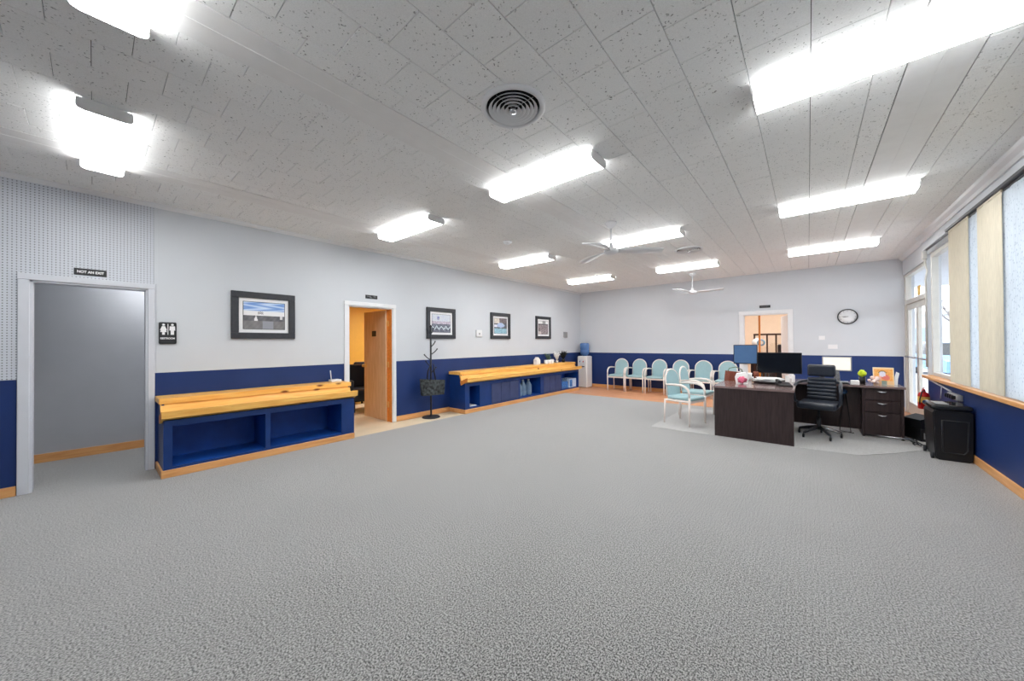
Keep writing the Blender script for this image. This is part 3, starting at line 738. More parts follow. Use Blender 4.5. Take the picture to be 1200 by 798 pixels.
rows = [(.05, 'nearest row'), (2.72, 'second row'), (5.28, 'third row'), (7.86, 'farthest row')]
proto = None; o = None
for yy, rn in rows:
    for cx, L_, cn in cols:
        if rn == 'nearest row' and cn == 'right': continue
        lab = 'bright wraparound fluorescent fixture, %s column, %s from the camera' % (cn, rn)
        if proto is None: proto = fixture_proto(1.17, (cx, yy, ZC - .012), lab)
        else:
            o = dup(proto, (cx, yy, ZC - .012), 0, lab)
            o.scale = (L_ / 1.17, 1, 1)
        if rn == 'nearest row':
            for c_ in (proto if o is None else o).children:
                if c_.name.startswith('lens'): c_.data = c_.data.copy(); c_.data.materials.clear(); c_.data.materials.append(m_nearlens)
# ---------------------------------------------------------------- round ceiling diffusers
def diffuser(x, y, r_, label):
    t_ = thing('ceiling_vent', label, 'vent', (x, y, ZC), 0, 'round ceiling vents')
    q = MB(); q.lathe([(r_, -.0), (r_ * 1.0, -.012), (r_ * .93, -.024), (r_ * .85, -.018), (r_ * .80, .0), (r_ * .80, -.0)], (0, 0, 0), 48, caps=False); q.build('outer_ring', m_white, t_)
    q = MB(); q.lathe([(.0, -.003), (r_ * .82, -.003), (r_ * .82, -.001), (0, -.001)], (0, 0, 0), 36, caps=False); q.build('backing', m_dark, t_)  # flat black disc painted in for the shade inside the vent
    for k in range(5):
        rr = r_ * (.70 - k * .125)
        q = MB(); q.lathe([(rr - .010, -.004), (rr + .010, -.024 - k * .002), (rr + .013, -.023 - k * .002), (rr - .006, -.004)], (0, 0, 0), 40, caps=False); q.build('louvre_ring', m_white, t_)
    q = MB(); q.lathe([(0, -.045), (.018, -.043), (.026, -.03), (.02, -.01), (0, -.01)], (0, 0, 0), 20); q.build('hub', m_silver, t_)
    q = MB()
    for a in (0.6, 0.6 + PI / 2): q.box(-r_ * .78 * 0 - .002, .002, -r_ * .78, r_ * .78, -.012, -.008)
    q.T = Matrix.Rotation(PI / 2, 4, 'Z'); q.box(-.002, .002, -r_ * .78, r_ * .78, -.012, -.008); q.build('cross_bar', m_endcap, t_)
diffuser(-1.49, 1.80, .215, 'large round louvred ceiling vent nearest the camera')
diffuser(-1.54, 6.52, .22, 'round ceiling vent far off beside the white ceiling fans')
q = MB(); q.lathe([(0, -.045), (.045, -.042), (.062, -.02), (.066, 0), (0, 0)], (-3.547, 4.13, ZC), 20); o = q.build('smoke_detector', m_white); tag(o, 'round white smoke detector on the ceiling', 'smoke detector')
q = MB(); q.lathe([(0, -.03), (.012, -.03), (.02, 0), (0, 0)], (.98, 2.55, ZC), 12); o = q.build('ceiling_hook', m_white); tag(o, 'tiny white hook on the ceiling near the windows', 'hook')

# ---------------------------------------------------------------- ceiling fans
def fan(x, y, zh, label, angs, Lb, lift, tw):
    t_ = thing('ceiling_fan', label, 'ceiling fan', (x, y, ZC), 0, 'white three blade fans')
    d = zh - ZC
    q = MB(); q.lathe([(.0, 0), (.075, 0), (.078, -.012), (.05, -.05), (.028, -.075), (.016, -.08), (0, -.08)], (0, 0, 0), 24); q.build('canopy', m_white, t_)
    q = MB(); q.tube([(0, 0, -.07), (0, 0, d + .08)], .011, 12); q.build('down_rod', m_white, t_)
    q = MB(); q.lathe([(.0, d + .11), (.022, d + .10), (.03, d + .05), (.07, d + .035), (.095, d + .01), (.09, d - .02), (.05, d - .04), (0, d - .045)], (0, 0, 0), 28); q.build('motor', m_white, t_)
    for a in angs:
        q = MB(); n = 9; T = Matrix.Rotation(a, 4, 'Z'); tp = []; bt = []
        for i in range(n):
            s = i / (n - 1); rr = .085 + (Lb - .085) * s
            wd = .03 + .062 * math.sin(min(1, s * 1.25) * PI * .62); off = .03 * math.sin(s * PI)
            if s > .93: wd *= .62
            zz = d + .005 + lift * s ** 2; tl = -tw * (1 - s * .4)
            row = [T @ Vector((rr, off - wd, zz - tl)), T @ Vector((rr, off + wd, zz + tl))]
            tp.append([q.v(p + Vector((0, 0, .004))) for p in row]); bt.append([q.v(p - Vector((0, 0, .004))) for p in row])
        for i in range(n - 1):
            q._f([tp[i][0], tp[i + 1][0], tp[i + 1][1], tp[i][1]], True); q._f([bt[i][0], bt[i][1], bt[i + 1][1], bt[i + 1][0]], True)
            q._f([tp[i][0], bt[i][0], bt[i + 1][0], tp[i + 1][0]]); q._f([tp[i][1], tp[i + 1][1], bt[i + 1][1], bt[i][1]])
        q._f([tp[0][0], tp[0][1], bt[0][1], bt[0][0]]); q._f([tp[-1][0], bt[-1][0], bt[-1][1], tp[-1][1]])
        q.build('fan_blade', m_white, t_)
fan(-1.97, 4.38, 2.56, 'white three-blade ceiling fan nearer the camera, beside a lit fixture', [math.radians(29), math.radians(154), math.radians(-92)], .64, -.03, .016)
fan(-2.02, 8.85, 2.50, 'white three-blade ceiling fan hanging nearer the back wall', [math.radians(8), math.radians(130), math.radians(-112)], .62, .03, .012)

# ---------------------------------------------------------------- guest chairs
def arc(c, r_, a0, a1, n, f_): return [f_(c[0] + r_ * math.cos(a0 + (a1 - a0) * i / n), c[1] + r_ * math.sin(a0 + (a1 - a0) * i / n)) for i in range(n + 1)]
def guest_chair(loc, rz, label, group):
    t_ = thing('guest_chair', label, 'chair', loc, rz, group)      # front is -Y
    q = MB(); q.box(-.205, .205, -.235, .19, .40, .455, .022, 3); q.build('seat', m_teal, t_)
    q = MB(); q.box(-.215, .215, -.225, .20, .365, .402, .006, 1); q.build('seat_frame', m_chairfr, t_)
    # backrest: arched panel and frame, leaning back a little
    lean = lambda x, z: (x, .195 + (z - .42) * .11, z)
    out = [(-.19, .44)] + [(.19 * math.cos(PI - PI * i / 12), .70 + .185 * math.sin(PI * i / 12)) for i in range(13)] + [(.19, .44)]
    q = MB(); q.tube([lean(x, z) for x, z in out], .014, 8); q.build('back_frame', m_chairfr, t_)
    q = MB(); ins = [(x * .95, .44 + (z - .44) * .97) for x, z in out]
    A = [q.v((lean(x, z)[0], lean(x, z)[1] - .018, z)) for x, z in ins]; B = [q.v((lean(x, z)[0], lean(x, z)[1] + .012, z)) for x, z in ins]
    q._f(A); q._f(B[::-1])
    for i in range(len(A)): q._f([A[i], A[(i + 1) % len(A)], B[(i + 1) % len(A)], B[i]])
    q.build('backrest', m_teal, t_)
    for s in (-1, 1):
        x = s * .24
        q = MB(); q.tube([(x, -.215, 0), (x, -.215, .46)], .016, 8); q.build('leg', m_chairfr, t_)
        q = MB(); q.tube([(x, .225, 0), (x, .205, .40)], .014, 8); q.build('leg', m_chairfr, t_)
        pts = [(x, -.215, .46), (x, -.213, .53), (x, -.195, .585), (x, -.15, .625), (x, -.09, .645), (x, 0, .65), (x, .12, .645), (x * .82, .21, .635)]
        q = MB(); q.tube(pts, [.016, .017, .019, .021, .021, .02, .017, .014], 8); q.build('armrest', m_chairfr, t_)
        q = MB(); q.tube([(x, -.215, .385), (s * .2, -.2, .385)], .011, 6); q.tube([(x, .205, .385), (s * .2, .19, .385)], .011, 6); q.tube([(x, -.2, .10 + .285), (x, .2, .385)], .011, 6); q.build('side_rail', m_chairfr, t_)
    return t_
RG = 'teal guest chairs against the back wall'
names = ['leftmost, next to the water cooler', 'second from the water cooler', 'third from the water cooler', 'fourth from the water cooler', 'fifth from the water cooler', 'rightmost, behind the desk corner']
gx = [-4.15, -3.63, -3.09, -2.55, -2.02, -1.49]
ch0 = None
for x, nm in zip(gx, names):
    lab = 'teal guest chair against the back wall, ' + nm
    if ch0 is None: ch0 = guest_chair((x, 9.66, 0), 0, lab, RG)
    else: dup(ch0, (x, 9.66, 0), 0, lab, RG)
dup(ch0, (-1.60, 6.41, .004), PI / 2 - .28, 'teal and cream guest chair on the grey mat in front, beside the desk', 'guest chairs beside the desk')
dup(ch0, (-1.60, 7.24, .004), PI / 2 - .12, 'teal and cream guest chair on the mat, partly behind the front one', 'guest chairs beside the desk')

# ---------------------------------------------------------------- mat under the desk
q = MB(); q.prism([(-1.96, 5.79), (-.15, 5.79), (.45, 5.84), (.82, 6.25), (1.16, 6.72), (1.3, 7.2), (1.3, 8.0), (-1.94, 7.85)], .0, .004, 2)
o = q.build('floor_mat', m_rug); tag(o, 'pale grey mat under the desk and guest chairs', 'mat')
ZM = .004
# ---------------------------------------------------------------- desk
TOPZ = .725
dk = thing('office_desk', 'L-shaped espresso desk with a solid end panel facing the room', 'desk', (-.6, 6.8, ZM), 0, world=True)
q = MB(); q.prism([(-1.06, 5.79), (-.14, 5.79), (-.14, 7.02), (1.0, 7.02), (1.0, 7.64), (-1.06, 7.64)], TOPZ - .028, TOPZ, 2); q.build('desk_top', m_esptop, dk)
q = MB(); q.box(-1.05, -.15, 5.80, 5.83, ZM, TOPZ - .028, .002, 1); q.build('end_panel', m_esp, dk)
q = MB(); q.box(-1.03, -1.005, 5.83, 7.62, .12, TOPZ - .03, .002, 1); q.build('side_panel', m_esp, dk)
q = MB(); q.box(-1.05, .58, 7.26, 7.285, .06, TOPZ - .03, .002, 1); q.build('modesty_panel', m_esp, dk)
q = MB(); q.box(.58, .605, 7.06, 7.6, ZM, TOPZ - .028, .002, 1); q.box(.955, .985, 7.05, 7.6, ZM, TOPZ - .028, .002, 1); q.box(.6, .96, 7.09, 7.6, .02, TOPZ - .03); q.build('pedestal', m_esp, dk)
for z0, z1, hz in ((.525, .69, .655), (.36, .518, .49), (.035, .353, .325)):
    q = MB(); q.box(.606, .954, 7.062, 7.092, z0, z1, .002, 1); dr = q.build('drawer', m_esp, dk)
    q = MB(); n = 10
    pts = [(.73 + .10 * i / n, 7.055 - .02 * math.sin(PI * i / n), hz - .012 * math.sin(PI * i / n)) for i in range(n + 1)]
    q.tube(pts, [.004 + .007 * math.sin(PI * i / n) for i in range(n + 1)], 8); hd = q.build('handle', m_silver, dr); hd.data.transform(Matrix.Translation(-Vector(dk['_w'])))
q = MB(); q.lathe([(0, 7.235), (.035, 7.238), (.042, 7.25), (.042, 7.26), (0, 7.26)], (.40, 0, .60), 20, 1); q.build('cable_port', M('blue grey port', (90, 130, 180), .3, .3), dk)
q = MB(); q.tube([(.40, 7.235, .57), (.39, 7.22, .45), (.36, 7.21, .2), (.35, 7.2, .02), (.5, 7.15, .012)], .006); q.tube([(.42, 7.235, .57), (.45, 7.22, .3), (.47, 7.2, .015), (.3, 7.1, .012), (.1, 7.15, .012)], .005); o = q.build('power_cord', m_black); tag(o, 'black cords trailing from the port below the desk', 'cord')

# monitors
def monitor(name, label, x0, x1, y, z0, z1, scr, rim, tilt, stand, bez=.012):
    cx = (x0 + x1) / 2; t_ = thing(name, label, 'monitor', (cx, y, TOPZ), tilt)
    a, b = x0 - cx, x1 - cx; z0 -= TOPZ; z1 -= TOPZ
    q = MB(); q.box(a, b, 0, .03, z0, z1, .006, 2); q.build('casing', rim, t_)
    q = MB(); q.box(a + bez, b - bez, -.002, .0, z0 + bez * 1.2, z1 - bez); q.build('screen', scr, t_)
    q = MB(); q.prism([(-.04, .0), (.04, .0), (.025, z0 + .1), (-.025, z0 + .1)], .03, .045, 1); q.build('stand_neck', stand, t_)
    q = MB(); q.prism([(-.11, -.06), (.11, -.06), (.13, .10), (-.13, .10)], 0, .012, 2); q.build('stand_foot', stand, t_)
    return t_
monitor('monitor', 'tall monitor with a blue grey face at the left back of the desk', -1.03, -.675, 7.42, .965, 1.302, m_bluescreen, m_black, .05, m_white)
monitor('monitor', 'wide black monitor in the middle of the desk', -.655, -.075, 7.15, .84, 1.178, m_blackscr, m_black, .0, m_black)
mm = monitor('desktop_computer', 'silver all-in-one computer with a cream screen right of the chair', .165, .505, 7.42, .895, 1.115, m_bluescreen, m_endcap, -.06, m_silver, .014)
for c_ in mm.children:
    if c_.name.startswith('screen'):
        mt = M('cream lit screen', (214, 206, 192), .3, emit=(246, 236, 220), es=.12); c_.data.materials.clear(); c_.data.materials.append(mt)
kb = thing('keyboard', 'dark keyboard in front of the silver computer', 'keyboard', (.27, 7.16, TOPZ), .0)
q = MB(); q.box(-.19, .19, -.06, .06, 0, .018, .004, 1); q.build('case', m_blackm, kb)
q = MB()
for i in range(12):
    for j in range(4): q.box(-.18 + i * .03, -.18 + i * .03 + .025, -.05 + j * .026, -.05 + j * .026 + .021, .018, .026)
q.build('keys', M('grey keys', (120, 124, 130), .5), kb, kind='stuff')
q = MB(); q.box(.47, .56, 7.08, 7.17, TOPZ, TOPZ + .06, .004, 1); o = q.build('card_box', m_paper); tag(o, 'small white card box beside the keyboard', 'box')
lf = thing('duster', 'lime yellow fluffy duster standing in a dark cup on the desk', 'duster', (.605, 7.3, TOPZ), 0)
q = MB(); q.lathe([(0, 0), (.035, 0), (.04, .1), (.034, .1), (0, .01)], (0, 0, 0), 16, caps=False); q.build('cup', m_black, lf)
q = MB(); q.tube([(0, 0, .02), (0, 0, .13)], .006); q.blob((0, 0, .155), .045, 3, (1, 1, 1.1), .18); q.build('head', m_green, lf)
# clutter on desk left part
bs = thing('handbag', 'brown patterned basket bag at the left back of the desk', 'bag', (-.93, 6.75, TOPZ), .7)
q = MB(); q.prism([(-.13, 0), (.13, 0), (.15, .13), (-.11, .16)], -.06, .06, 1); q.build('bag_body', m_brown, bs)
q = MB(); q.tube([(-.11, 0, .14), (-.08, 0, .2), (.03, 0, .22), (.12, 0, .18), (.14, 0, .12)], .007); q.build('handle', m_leafg, bs)
pb_ = thing('gift_bag', 'white paper bag with pink tissue at the left side of the desk', 'bag', (-.78, 6.35, TOPZ), .2)
q = MB(); q.prism([(-.07, 0), (.07, 0), (.085, .10), (.05, .17), (-.06, .15), (-.085, .09)], -.06, .06, 1); q.build('bag_body', m_paper, pb_)
q = MB(); q.blob((.0, -.065, .06), .055, 3, (1, .35, .9), .25); q.build('tissue', m_pink, pb_)
tr = thing('paper_tray', 'black tray heaped with white papers in front of the black monitor', 'tray', (-.48, 6.62, TOPZ), .02)
q = MB(); q.lathe([(0, .0), (.15, .0), (.2, .02), (.21, .03), (.195, .028), (.14, .01), (0, .01)], (0, 0, 0), 24); q.build('dish', m_black, tr)
q = MB()
for i in range(9):
    q.T = Matrix.Translation((random.uniform(-.06, .06), random.uniform(-.03, .03), .028 + i * .006)) @ Matrix.Rotation(random.uniform(-.6, .6), 4, 'Z') @ Matrix.Rotation(random.uniform(-.06, .06), 4, 'X'); q.box(-.14, .14, -.09, .09, 0, .004)
q.T = Matrix(); q.build('papers', m_paper, tr, kind='stuff')
for i, (x, y, s, mt, lab) in enumerate([(-.66, 7.0, .07, m_brown, 'brown paper cup left of the black monitor'), (-.74, 6.95, .06, m_paper, 'white cup beside the brown cup on the desk')]):
    q = MB(); q.lathe([(0, 0), (s * .4, 0), (s * .55, s * 2), (s * .5, s * 2), (s * .35, .01), (0, .01)], (x, y, TOPZ), 16, caps=False); o = q.build('cup', mt); tag(o, lab, 'cup')
ph = thing('desk_phone', 'dark desk telephone at the chair side of the desk top', 'telephone', (-.27, 6.28, TOPZ), .3)
q = MB(); q.prism([(-.09, 0), (.09, 0), (.09, .05), (-.09, .02)], -.08, .08, 0); q.build('base', m_black, ph)
q = MB(); q.tube([(-.06, -.07, .06), (-.06, -.04, .075), (-.06, .04, .085), (-.06, .07, .075)], [.022, .015, .015, .022]); q.build('handset', m_black, ph)
q = MB(); q.box(-.20, -.16, 6.93, 6.99, TOPZ, TOPZ + .11, .004, 1); o = q.build('white_canister', m_paper); tag(o, 'upright white canister under the right end of the black monitor', 'canister')
q = MB(); q.box(-.28, -.225, 6.93, 6.99, TOPZ, TOPZ + .10, .004, 1); o = q.build('white_box', m_paper); tag(o, 'small white box under the black monitor', 'box')
def PZ(u, v):
    n = random.uniform(-18, 18)
    if u < .07 or u > .95 or v > .93: return (250, 214, 160)
    d = ((u - .45) / .22) ** 2 + ((v - .62) / .2) ** 2
    if d < .6: return (232, 226, 240)
    if d < 1 and v > .7: return (80, 64, 50)
    if ((u - .62) / .2) ** 2 + ((v - .42) / .16) ** 2 < 1: return (236, 128, 112)
    if v < .22: return (150, 170, 160) if .4 < u < .65 else (240, 200, 150)
    if u < .4 and v < .5: return (250, 190 + n, 170)
    return (246 + n / 3, 176 + n, 92 + n)
pz = thing('illustrated_board', 'orange illustrated board propped up over the desk drawers', 'picture', (.82, 7.30, TOPZ), 0, world=True)
q = MB(); q.prism([(7.295, TOPZ), (7.31, TOPZ), (7.36, TOPZ + .245), (7.345, TOPZ + .245)], .72, .93, 0); q.build('board', m_paper, pz)
grid_print('print', (.722, 7.294, TOPZ + .002), (.206, 0, 0), (0, .0495, .241), 20, 22, PZ, m_print, pz)
fl = thing('paper_flowers', 'pink and cream paper flowers beside the orange board', 'ornament', (.74, 7.24, TOPZ), 0)
q = MB()
for i in range(9): q.blob((random.uniform(-.07, .02), random.uniform(-.03, .03), .03 + .012 * i * random.random()), .026, 1, (1, 1, 1), .3)
q.build('petals', M('blush petals', (246, 214, 206), .8, var=.2, scale=60), fl, kind='stuff')
q = MB(); q.prism([(.935, TOPZ), (.965, TOPZ), (.97, TOPZ + .09), (.985, TOPZ + .17), (.955, TOPZ + .19), (.94, TOPZ + .12)], 7.34, 7.36, 1); o = q.build('paper_cutout', m_paper); tag(o, 'white paper cutout behind the right edge of the orange board', 'ornament')

# ---------------------------------------------------------------- office chair
oc = thing('office_chair', 'black leather swivel armchair between the desk and its return', 'office chair', (.105, 6.64, ZM), -.16)     # front is -Y
oc.scale = (.86, .95, 1.0)
for i in range(5):
    a = 2 * PI * i / 5 + .35; c_, s_ = math.cos(a), math.sin(a)
    q = MB(); q.tube([(.03 * c_, .03 * s_, .13), (.16 * c_, .16 * s_, .105), (.28 * c_, .28 * s_, .075)], [.03, .022, .016], 8, flat=.8); lg = q.build('star_leg', m_silver if i in (0,) else m_blackm, oc)
    q = MB(); q.lathe([(0, -.012), (.026, -.012), (.028, 0), (.026, .012), (0, .012)], (.28 * c_, .28 * s_, .028), 14, 0); q.tube([(.28 * c_, .28 * s_, .03), (.28 * c_, .28 * s_, .08)], .009); q.build('castor', m_black, lg)
q = MB(); q.tube([(0, 0, .10), (0, 0, .26)], .03, 12); q.tube([(0, 0, .24), (0, 0, .40)], .018, 12); q.box(-.09, .09, -.1, .1, .385, .41); q.build('gas_lift', m_blackm, oc)
q = MB(); q.box(-.245, .245, -.25, .23, .405, .50, .04, 4); q.build('seat', m_leather, oc)
q = MB()
for i in range(6):
    z = .53 + i * .052; yy = .20 + .02 * i * .6; q.box(-.19, .19, yy, yy + .06, z - .027, z + .027, .02, 3)
q.build('backrest', m_leather, oc)
q = MB(); q.box(-.185, .185, .225, .30, .835, 1.01, .035, 4); q.build('headrest', m_leather, oc)
q = MB(); q.tube([(0, .05, .40), (0, .27, .42), (0, .31, .6), (0, .33, .86)], .022, 8, flat=1.6); q.build('back_spine', m_blackm, oc)
for s in (-1, 1):
    pts = [(s * .22, .10, .43), (s * .275, .10, .47), (s * .285, .06, .58), (s * .28, .0, .70), (s * .27, .08, .745), (s * .25, .22, .75), (s * .2, .27, .74)]
    q = MB(); q.tube([(s * .22, -.05, .44), (s * .285, -.12, .50), (s * .295, -.17, .62), (s * .285, -.14, .71), (s * .275, -.02, .75), (s * .255, .14, .76), (s * .2, .26, .76)], .02, 10, flat=1.2); q.build('armrest', m_leather, oc)

# ---------------------------------------------------------------- right corner clutter
bn = thing('plastic_bin', 'tall black moulded plastic bin with glossy lid by the navy wall', 'bin', (1.22, 6.42, 0), 0, world=True)
q = MB(); q.prism([(1.10, .03), (1.12, .0), (1.36, .0), (1.375, .03), (1.378, .54), (1.36, .565), (1.11, .565), (1.085, .54)], 6.20, 6.62, 1)
es = [e for e in q.b.edges]; bmesh.ops.bevel(q.b, geom=es, offset=.008, segments=2, affect='EDGES'); q.build('body', m_black, bn)
q = MB(); q.box(1.075, 1.38, 6.19, 6.64, .565, .625, .025, 3); q.build('lid', M('glossy black lid', (34, 36, 40), .15), bn)
q = MB(); q.box(1.12, 1.22, 6.25, 6.5, .625, .632, .003, 1); q.build('control_panel', m_endcap, bn)
q = MB()
fr = [(1.155, .09), (1.31, .09), (1.335, .13), (1.345, .45), (1.155, .45)]
q.tube([(x, 6.199, z) for x, z in fr], .007, 8, True); q.build('moulded_rim', M('greyish black rim', (44, 45, 48), .3), bn)  # rim slightly greyer than the body
q = MB()
for yy in (6.24, 6.58): q.lathe([(0, 1.075), (.035, 1.075), (.035, 1.095), (0, 1.095)], (0, yy, .035), 16, 0)
q.build('castors', m_blackm, bn)
bx = thing('battery_backup', 'black battery backup box on the floor between drawers and window wall', 'electronics', (1.17, 7.3, 0), .35)
q = MB(); q.box(-.09, .09, -.16, .16, .004, .17, .01, 2); q.build('case', m_black, bx)
q = MB(); q.box(-.06, .06, -.163, -.16, .04, .12); q.build('front_panel', m_endcap, bx)
b2 = thing('network_box', 'black box with sloping lid stacked on the battery backup', 'electronics', (1.19, 7.30, .17), .5)
q = MB(); q.prism([(-.12, 0), (.12, 0), (.13, .09), (.02, .17), (-.13, .12)], -.13, .13, 1); q.build('case', m_black, b2)
q = MB(); q.box(-.06, .03, -.134, -.13, .02, .07); q.build('display', M('dim blue display', (60, 66, 110), .3), b2)
q = MB(); q.tube([(.72, 7.03, .035), (1.06, 6.98, .045)], .014, 8); o = q.build('metal_rail', m_silver); tag(o, 'thin silver metal rail lying on the floor before the drawers', 'rail')
q = MB()
for k in range(9):
    p0 = Vector((random.uniform(1.03, 1.3), random.uniform(6.75, 7.05), .012)); pts = [p0]
    for _ in range(7): pts.append(pts[-1] + Vector((random.uniform(-.07, .07), random.uniform(-.07, .07), 0)));
    for p in pts: p.x = max(1.03, min(p.x, 1.34)); p.y = max(6.7, min(p.y, 7.1)); p.z = .012 + random.random() * .05
    q.tube(pts, .005, 6)
o = q.build('cable_tangle', m_black); tag(o, 'tangle of black cables on the floor beside the bin', 'cables'); o['kind'] = 'stuff'
fe = thing('fire_extinguisher', 'red fire extinguisher with yellow label hung beside the entrance doors', 'fire extinguisher', (1.33, 8.05, .32), 0, world=True)
cx, cy = 1.322, 8.04
q = MB(); q.lathe([(0, .33), (.055, .33), (.062, .345), (.062, .53), (.05, .565), (.022, .585), (.02, .61), (0, .61)], (cx, cy, 0), 24); q.build('cylinder', m_red, fe)
q = MB(); q.lathe([(.0628, .43), (.0628, .515)], (cx, cy, 0), 24, caps=False); q.build('label_band', m_yellow, fe)
q = MB(); q.box(cx - .012, cx + .012, cy - .05, cy + .03, .61, .63, .004, 1); q.tube([(cx, cy - .05, .65), (cx, cy + .03, .635)], .006); q.build('valve_handle', m_red, fe)
q = MB(); q.tube([(cx, cy - .03, .615), (cx - .03, cy - .07, .58), (cx - .05, cy - .07, .48), (cx - .05, cy - .06, .40)], .008); q.build('hose', m_black, fe)
rw = thing('cable_raceway', 'white cable raceway and outlet strip under the window sill', 'outlet', (XR, 7.3, .68), 0, world=True)
q = MB(); q.tube([(XR - .012, 8.05, .765), (XR - .012, 7.45, .735), (XR - .012, 7.05, .705)], .011, 6); q.tube([(XR - .012, 7.45, .735), (XR - .012, 7.5, .56)], .005, 6); q.build('conduit', m_white, rw)
q = MB(); q.box(XR - .05, XR, 6.62, 7.02, .63, .70, .008, 2); q.build('power_strip', m_endcap, rw)
q = MB(); 
for i in range(4): q.box(XR - .085, XR - .05, 6.66 + i * .085, 6.70 + i * .085, .645, .69, .005, 1)
q.build('plug', m_black, rw)
q = MB(); q.box(XR - .018, XR, 7.05, 7.12, .36, .47, .004, 1); o = q.build('wall_socket', m_white); tag(o, 'white socket plate low on the navy wall beside the bin', 'socket')

# back wall fittings
ck = thing('wall_clock', 'round white clock with a black rim on the back wall', 'clock', (.624, YB, 1.70), 0, world=True)
CR = .150
q = MB(); q.lathe([(CR - .012, YB), (CR + .006, YB - .004), (CR + .006, YB - .028), (CR - .008, YB - .032), (CR - .012, YB - .02)], (.625, 0, 1.858), 40, 1, caps=False); q.build('rim', m_black, ck)
q = MB(); q.lathe([(0, YB - .018), (CR - .008, YB - .018), (CR - .008, YB - .002), (0, YB - .002)], (.625, 0, 1.858), 40, 1); q.build('face', m_mat, ck)
q = MB()
for L_, a, w_ in ((.075, PI / 2 + .15, .007), (.10, PI / 2 - .05, .005)):
    q.T = Matrix.Translation((.625, YB - .021, 1.858)) @ Matrix.Rotation(-a, 4, 'Y'); q.box(-w_ / 2, w_ / 2, -.001, .001, -.012, L_)
q.T = Matrix(); q.build('hands', m_black, ck)
q = MB()
for i in range(12):
    q.T = Matrix.Translation((.625, YB - .019, 1.858)) @ Matrix.Rotation(i * PI / 6, 4, 'Y'); q.box(-.004, .004, -.001, .001, CR - .04, CR - .02)
q.T = Matrix(); q.build('hour_marks', m_endcap, ck)
for x0, x1, z0, z1, lab in ((.175, .275, 1.385, 1.47, 'upper white switch plate on the back wall'), (.32, .47, 1.195, 1.285, 'lower wide white switch plate on the back wall')):
    q = MB(); q.box(x0, x1, YB - .008, YB, z0, z1, .003, 1); q.box(x0 + .03, x1 - .03, YB - .013, YB - .008, z0 + .025, z1 - .025); o = q.build('switch_plate', m_mat); tag(o, lab, 'switch')

# ---------------------------------------------------------------- window wall
q = MB(); q.box(XR - .07, XR + .10, YF, JY - .02, SILL - .0, SILL + .045, .008, 2); struct('trim_5', q, m_pineT)
WX = XR + .06
def window(n, ya, yb):
    q = MB(); z0, z1 = SILL + .045, 2.66
    for a in ((ya, ya + .05, z0, z1), (yb - .05, yb, z0, z1), (ya + .05, yb - .05, z0, z0 + .05), (ya + .05, yb - .05, z1 - .06, z1)): q.box(WX - .035, WX + .035, *a, .004, 1)
    w_ = struct('window_%d' % n, q, m_alu)
    g = MB(); g.box(WX - .003, WX + .003, ya + .05, yb - .05, z0 + .05, z1 - .06); g.build('pane', m_glass, w_)
ys = [8.12, 6.93, 5.2, 3.4, 1.6, -.2, -2.0]
for i in range(len(ys) - 1): window(i + 1, ys[i + 1], ys[i])
q = MB(); q.box(XR - .0, XR + .14, YF, -2.0, SILL, 2.66); struct('wall_right.001', q, m_wall)
# blind track and hanging panels
q = MB(); q.box(XR - .085, XR - .045, YF + .5, 6.82, 2.70, 2.735, .004, 1); q.box(XR - .06, XR - .045, 6.8, 7.9, 2.68, 2.70); struct('trim_6', q, m_frame)
def blind(y0, y1, x, mat, label, dy=0):
    b = thing('blind_panel', label, 'blind', (x, (y0 + y1) / 2, SILL + .06), 0, 'hanging blind panels', world=True)
    q = MB(); n = 10; F1 = []; F2 = []
    zt, zb = 2.70, SILL + .062
    for i in range(n + 1):
        yy = y0 + (y1 - y0) * i / n; xx = x + .004 * math.sin(i * 1.7)
        F1.append((q.v((xx, yy, zt)), q.v((xx, yy + dy, zb)))); F2.append((q.v((xx + .003, yy, zt)), q.v((xx + .003, yy + dy, zb))))
    for i in range(n):
        q._f([F1[i][0], F1[i + 1][0], F1[i + 1][1], F1[i][1]], True); q._f([F2[i][0], F2[i][1], F2[i + 1][1], F2[i + 1][0]], True)
    q.build('cloth', mat, b)
    q = MB(); q.box(x - .004, x + .008, y0, y1, zt - .02, zt + .004); q.build('top_rail', m_frame if mat is m_lace else m_cream, b)
blind(6.08, 6.76, XR - .065, m_cream, 'cream blind panel nearest the uncovered window')
blind(5.78, 6.12, XR - .052, m_lace, 'narrow white speckled blind panel between two cream panels')
blind(5.22, 5.80, XR - .065, m_cream, 'cream blind panel second from the uncovered window')
blind(4.55, 5.27, XR - .052, m_lace, 'white speckled blind panel at the right edge of the photo', .16)
for k_ in range(5):
    blind(4.5 - 1.3 * (k_ + 1), 4.5 - 1.3 * k_ + .05, XR - (.065 if k_ % 2 == 0 else .052), m_cream if k_ % 2 == 0 else m_lace, ('cream', 'white speckled', 'cream', 'white speckled', 'cream')[k_] + ' blind panel outside the right edge of the photo, ' + ('nearest it', 'next but one', 'third along', 'fourth along', 'last along')[k_])
